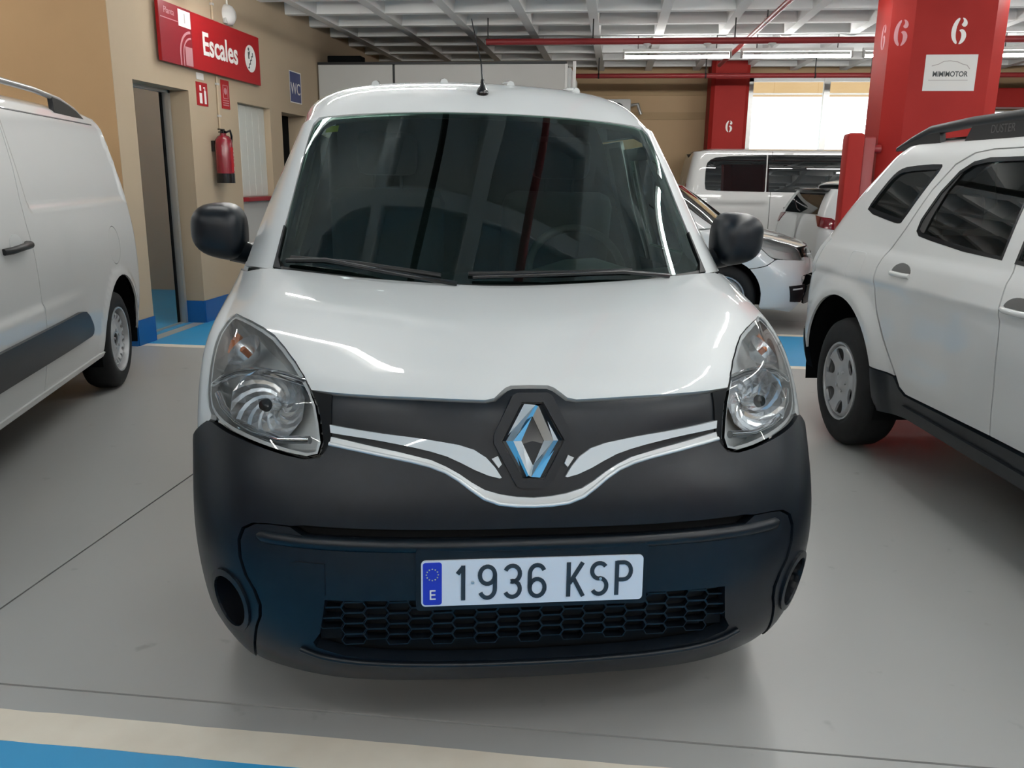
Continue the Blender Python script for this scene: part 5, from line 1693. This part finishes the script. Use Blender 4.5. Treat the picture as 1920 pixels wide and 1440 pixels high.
    patch('front_shell', W_, [(.40,.30),(-.69,.30),(-.69,.98),(.5,1.0),(1.05,1.0),(1.07,.95),(1.14,.72)] + [p for p in arc(.84, .36, .44, 40, 175, 14)], 'white_paint_warm', sv, (), .06, (1, 1), .002, .01)
    patch('headlamp', W_, [(.2,.72),(.60,.78),(.62,.90),(.25,.88)], 'lamp_grey', sv, (), .05, (1, 1), .008, .01)
    wheel(sv, .905, 3.535, .350, .212, .215, sd, 'spoked', R(20))
    wheel(sv, .905, .84, .350, .212, .215, sd, 'spoked', R(5))
    arch_liner(sv, DA[0], DA[1], DR + .02, sd * .60, sd * .88)
    arch_liner(sv, .84, .36, .46, sd * .60, sd * .88)
    for y_ in (1.95, 2.95):
        st_ = MB().box(sd * .12 if sd > 0 else -.62, .62 if sd > 0 else -.12, y_, y_ + .5, .45, .62, .06).build('seat', 'seat_cloth', sv, 45)
        MB().box(sd * .12 if sd > 0 else -.62, .62 if sd > 0 else -.12, y_ + .42, y_ + .58, .55, 1.15, .06).build('backrest', 'seat_cloth', st_, 45)
        MB().box(.25 if sd > 0 else -.48, .48 if sd > 0 else -.25, y_ + .50, y_ + .60, 1.18, 1.36, .04).build('headrest', 'seat_cloth', st_, 45)
roof_cap(sv, WD[-1], DZ, 'white_paint_warm', .02, s0=1.75, s1=4.9)
patch('bonnet', Height(v_bon), [(-.62, .20), (0, .10), (.62, .20), (.82, .55), (.84, 1.25), (-.84, 1.25), (-.82, .55)], 'white_paint_warm', sv, (), .07, (1, 1), 0, .02)
patch('windscreen', Height(lambda x, y: 1.08 + (y - 1.1) * .66 - .06 * (x / .8) ** 2), [(-.78, 1.12), (.78, 1.12), (.64, 1.85), (-.64, 1.85)], 'mid_glass', sv, (), .1, (1, 1), 0, .01)
MB().box(-.70, .70, .3, 4.1, .28, .36).build('underbody', 'matte_black', sv)

# ------------------------------------------------------------------ white minibus by the back wall
B_W = [(.2,.90),(.4,.95),(.7,.975),(1.0,.972),(1.25,.955),(1.5,.93),(1.75,.895),(1.86,.865)]
B_yR = [(.2,4.95),(.5,5.0),(1.0,4.99),(1.3,4.96),(1.6,4.91),(1.9,4.84)]
mb_ = thing('minibus', 'white minibus with long dark windows parked across before the back wall', 'van', (6.05, 14.775, 0), (0, 0, R(90)))
WB = {sd: Wrap(B_W, [(.2, .1), (.6, 0), (1.0, .15), (1.9, .6)], B_yR, .5, .16, sd, lambda a, z: -.010 * np.exp(-((z - 1.05) / .012) ** 2) * sm((a - 3.7) / .03) * sm((4.62 - a) / .03)) for sd in (1, -1)}
BZ = 1.845
for sd in (-1, 1):
    W_ = WB[sd]
    w1_ = chaikin([(4.675, 1.28), (4.675, 1.60), (4.64, 1.70), (4.50, 1.765), (3.80, 1.793), (3.755, 1.795), (3.755, 1.76), (3.755, 1.28), (3.755, 1.24), (3.80, 1.24), (4.62, 1.25)], 1)
    w2_ = [(3.735, 1.795), (2.30, 1.80), (2.30, 1.235), (3.735, 1.24)]
    w3_ = [(2.26, 1.80), (1.45, 1.80), (1.10, 1.45), (1.05, 1.235), (2.26, 1.235)]
    h4 = half_arch((4.05, .34), .40, .28)
    rear = [(3.672, .28)] + h4 + [(4.5, .30), (5.8, .34), (5.8, 1.75), (5.05, BZ - .01), (4.75, BZ), (3.672, BZ)]
    mid = [(2.28, .28), (3.664, .28), (3.664, BZ), (2.28, BZ)]
    frn = [(2.272, .28), (2.272, BZ), (1.35, BZ), (.95, 1.42), (.6, 1.12), (-.6, .95), (-.6, .30), (.5, .30)] + half_arch((1.0, .34), .40, .30)
    patch('rear_side', W_, rear, 'white_paint_warm', mb_, (), .06, (1, 1), .002, .012)
    sd_ = patch('sliding_door', W_, mid, 'white_paint_warm', mb_, (), .06, (1, 1), .002, .012)
    patch('front_side', W_, frn, 'white_paint_warm', mb_, (), .06, (1, 1), .002, .012)
    for g_ in (w1_, w2_, w3_):
        patch('side_window', W_, g_, 'window_black', mb_, (), .06, (1, 1), .008, .01)
    patch('tail_lamp', W_, [(5.02, .75), (5.14, .75), (5.14, 1.35), (5.02, 1.35)], 'red_lamp', mb_, (), .06, (1, 1), .008, .01)
    wheel(mb_, .955, 4.05, .33, .2, .2, sd, 'plain'); wheel(mb_, .955, 1.0, .33, .2, .2, sd, 'plain')
    arch_liner(mb_, 4.05, .34, .42, sd * .6, sd * .93); arch_liner(mb_, 1.0, .34, .42, sd * .6, sd * .93)
    pth = [W_([a], [1.0])[0] + W_.normal([a], [1.0])[0] * o_ for a, o_ in ((3.45, .005), (3.42, .035), (3.28, .035), (3.25, .005))]
    MB().tube([tuple(p) for p in pth], .014, 8).build('door_handle', 'dark_trim', sd_, 60)
roof_cap(mb_, WB[-1], BZ, 'white_paint_warm', .07, s0=1.35, s1=5.6)
MB().box(-.8, .8, .3, 4.8, .24, .32).build('underbody', 'matte_black', mb_)
patch('windscreen', Height(lambda x, y: 1.15 + (y - .55) * .85 - .05 * x * x), [(-.86, .58), (.86, .58), (.80, 1.36), (-.80, 1.36)], 'dark_glass', mb_, (), .1, (1, 1), 0, .01)

# ------------------------------------------------------------------ hatchbacks behind
def hatchback(label, loc, rz, tail=False):
    root = thing('hatchback', label, 'car', loc, (0, 0, rz))
    zm = lambda z: z * .86 if z < 1.1 else .946 + (z - 1.1) * .74
    H_ = Compact(root, sx=.96, sy=.95, zmap=zm, paint='white_paint', hero=False, rear_y=3.92)
    # shorter tail for the roof rows
    rows = [[(x * .96, (y if y < 2.4 else 2.4 + (y - 2.4) * .68) * .95, zm(z) - (.04 if y > 4.0 else 0)) for x, y, z in r] for r in ROOF_ROWS]
    H_.RF = Loft(rows)
    H_.wheel_r = 3.18
    H_.body('white_paint')
    H_.lamps(False)
    H_.screen('mid_glass', False)
    H_.roof()
    H_.flanks('mid_glass')
    H_.wheels('plain', .305, .2)
    # dark grille mouth and lower intake
    H_.p('grille', H_.sym([(0, 4.3), (1.3, 4.35), (1.9, 4.8), (2.15, 5.3), (2.1, 5.9), (0, 6.0)]), 'gloss_black', off=.004, depth=.01)
    H_.p('grille_bar', H_.sym([(0, 5.05), (2.05, 5.25), (2.05, 5.35), (0, 5.15)]), 'chrome', off=.010, depth=.01)
    H_.p('lower_intake', H_.sym([(0, .9), (2.6, 1.0), (3.0, 1.5), (2.8, 2.4), (0, 2.5)]), 'black_plastic', off=.010, depth=.02)
    for sgn in (1, -1):
        fg = [(3.30, 1.25), (4.35, 1.35), (4.55, 2.45), (3.2, 2.55)]
        f_ = H_.p('fog_panel', fg if sgn > 0 else mirror(fg), 'dark_trim', off=.018, depth=.02)
        fb = [(3.5, 2.2), (4.3, 2.15), (4.3, 2.25), (3.5, 2.3)]
        H_.p('fog_bar', fb if sgn > 0 else mirror(fb), 'lamp_grey', off=.024, depth=.006, parent=f_)
        F = H_.F[sgn]
        q = [(2.22, zm(1.14)), (2.70, zm(1.16)), (3.25, zm(1.24)), (3.0, zm(1.45)), (2.22, zm(1.52))]
        patch('rear_side_glass', F, q, 'gloss_black', root, (), .06, (1, 1), .007, .008)
        tq = [(3.55, zm(.92)), (4.02, zm(1.0)), (4.10, zm(1.16)), (3.80, zm(1.12))]
        patch('tail_lamp', F, tq, 'red_lamp', root, (), .04, (1, 1), .012, .014)
        door_mirror(root, sgn, sgn * .95, 1.26, zm(1.17), .09, .07, .07, 'white_paint', sgn * .82)
    # rear window, spoiler and wiper
    F1 = H_.F[1]
    def rg(z, y): return y
    for sgn in (1, -1):
        F = H_.F[sgn]
        se = lambda z: float(F.yR(z) - 2 * F.rR + F.rR * PI / 2 + F.W(z)) - .002
        zz = [zm(z) for z in (1.17, 1.28, 1.40, 1.52)]
        rgw = [(se(z), z) for z in zz] + [(se(z) - w_, z) for z, w_ in zip(zz[::-1], (.44, .48, .52, .55))]
        patch('rear_window', F, rgw, 'window_black', root, (), .05, (1, 1), .008, .01)
    MB().box(-.50, .50, 3.50, 3.80, zm(1.56), zm(1.60), .015).build('spoiler', 'gloss_black' if tail else 'white_paint', root, 45)
    y0 = F1([4.47], [zm(1.22)])[0][1] + .02; y1 = F1([4.47], [zm(1.42)])[0][1] + .02
    MB().tube([(0, y0, zm(1.2)), (.12, y0 - .005, zm(1.24)), (.40, y1, zm(1.38))], .009, 6).build('rear_wiper', 'gloss_black', root, 60)
    return root
hatchback('white hatchback facing right between the middle van and the SUV, headlamp showing', (2.06, 9.02, 0), R(78))
hatchback('white hatchback with dark red tail lamp showing beside the red riser', (6.28, 12.55, 0), R(100), True)
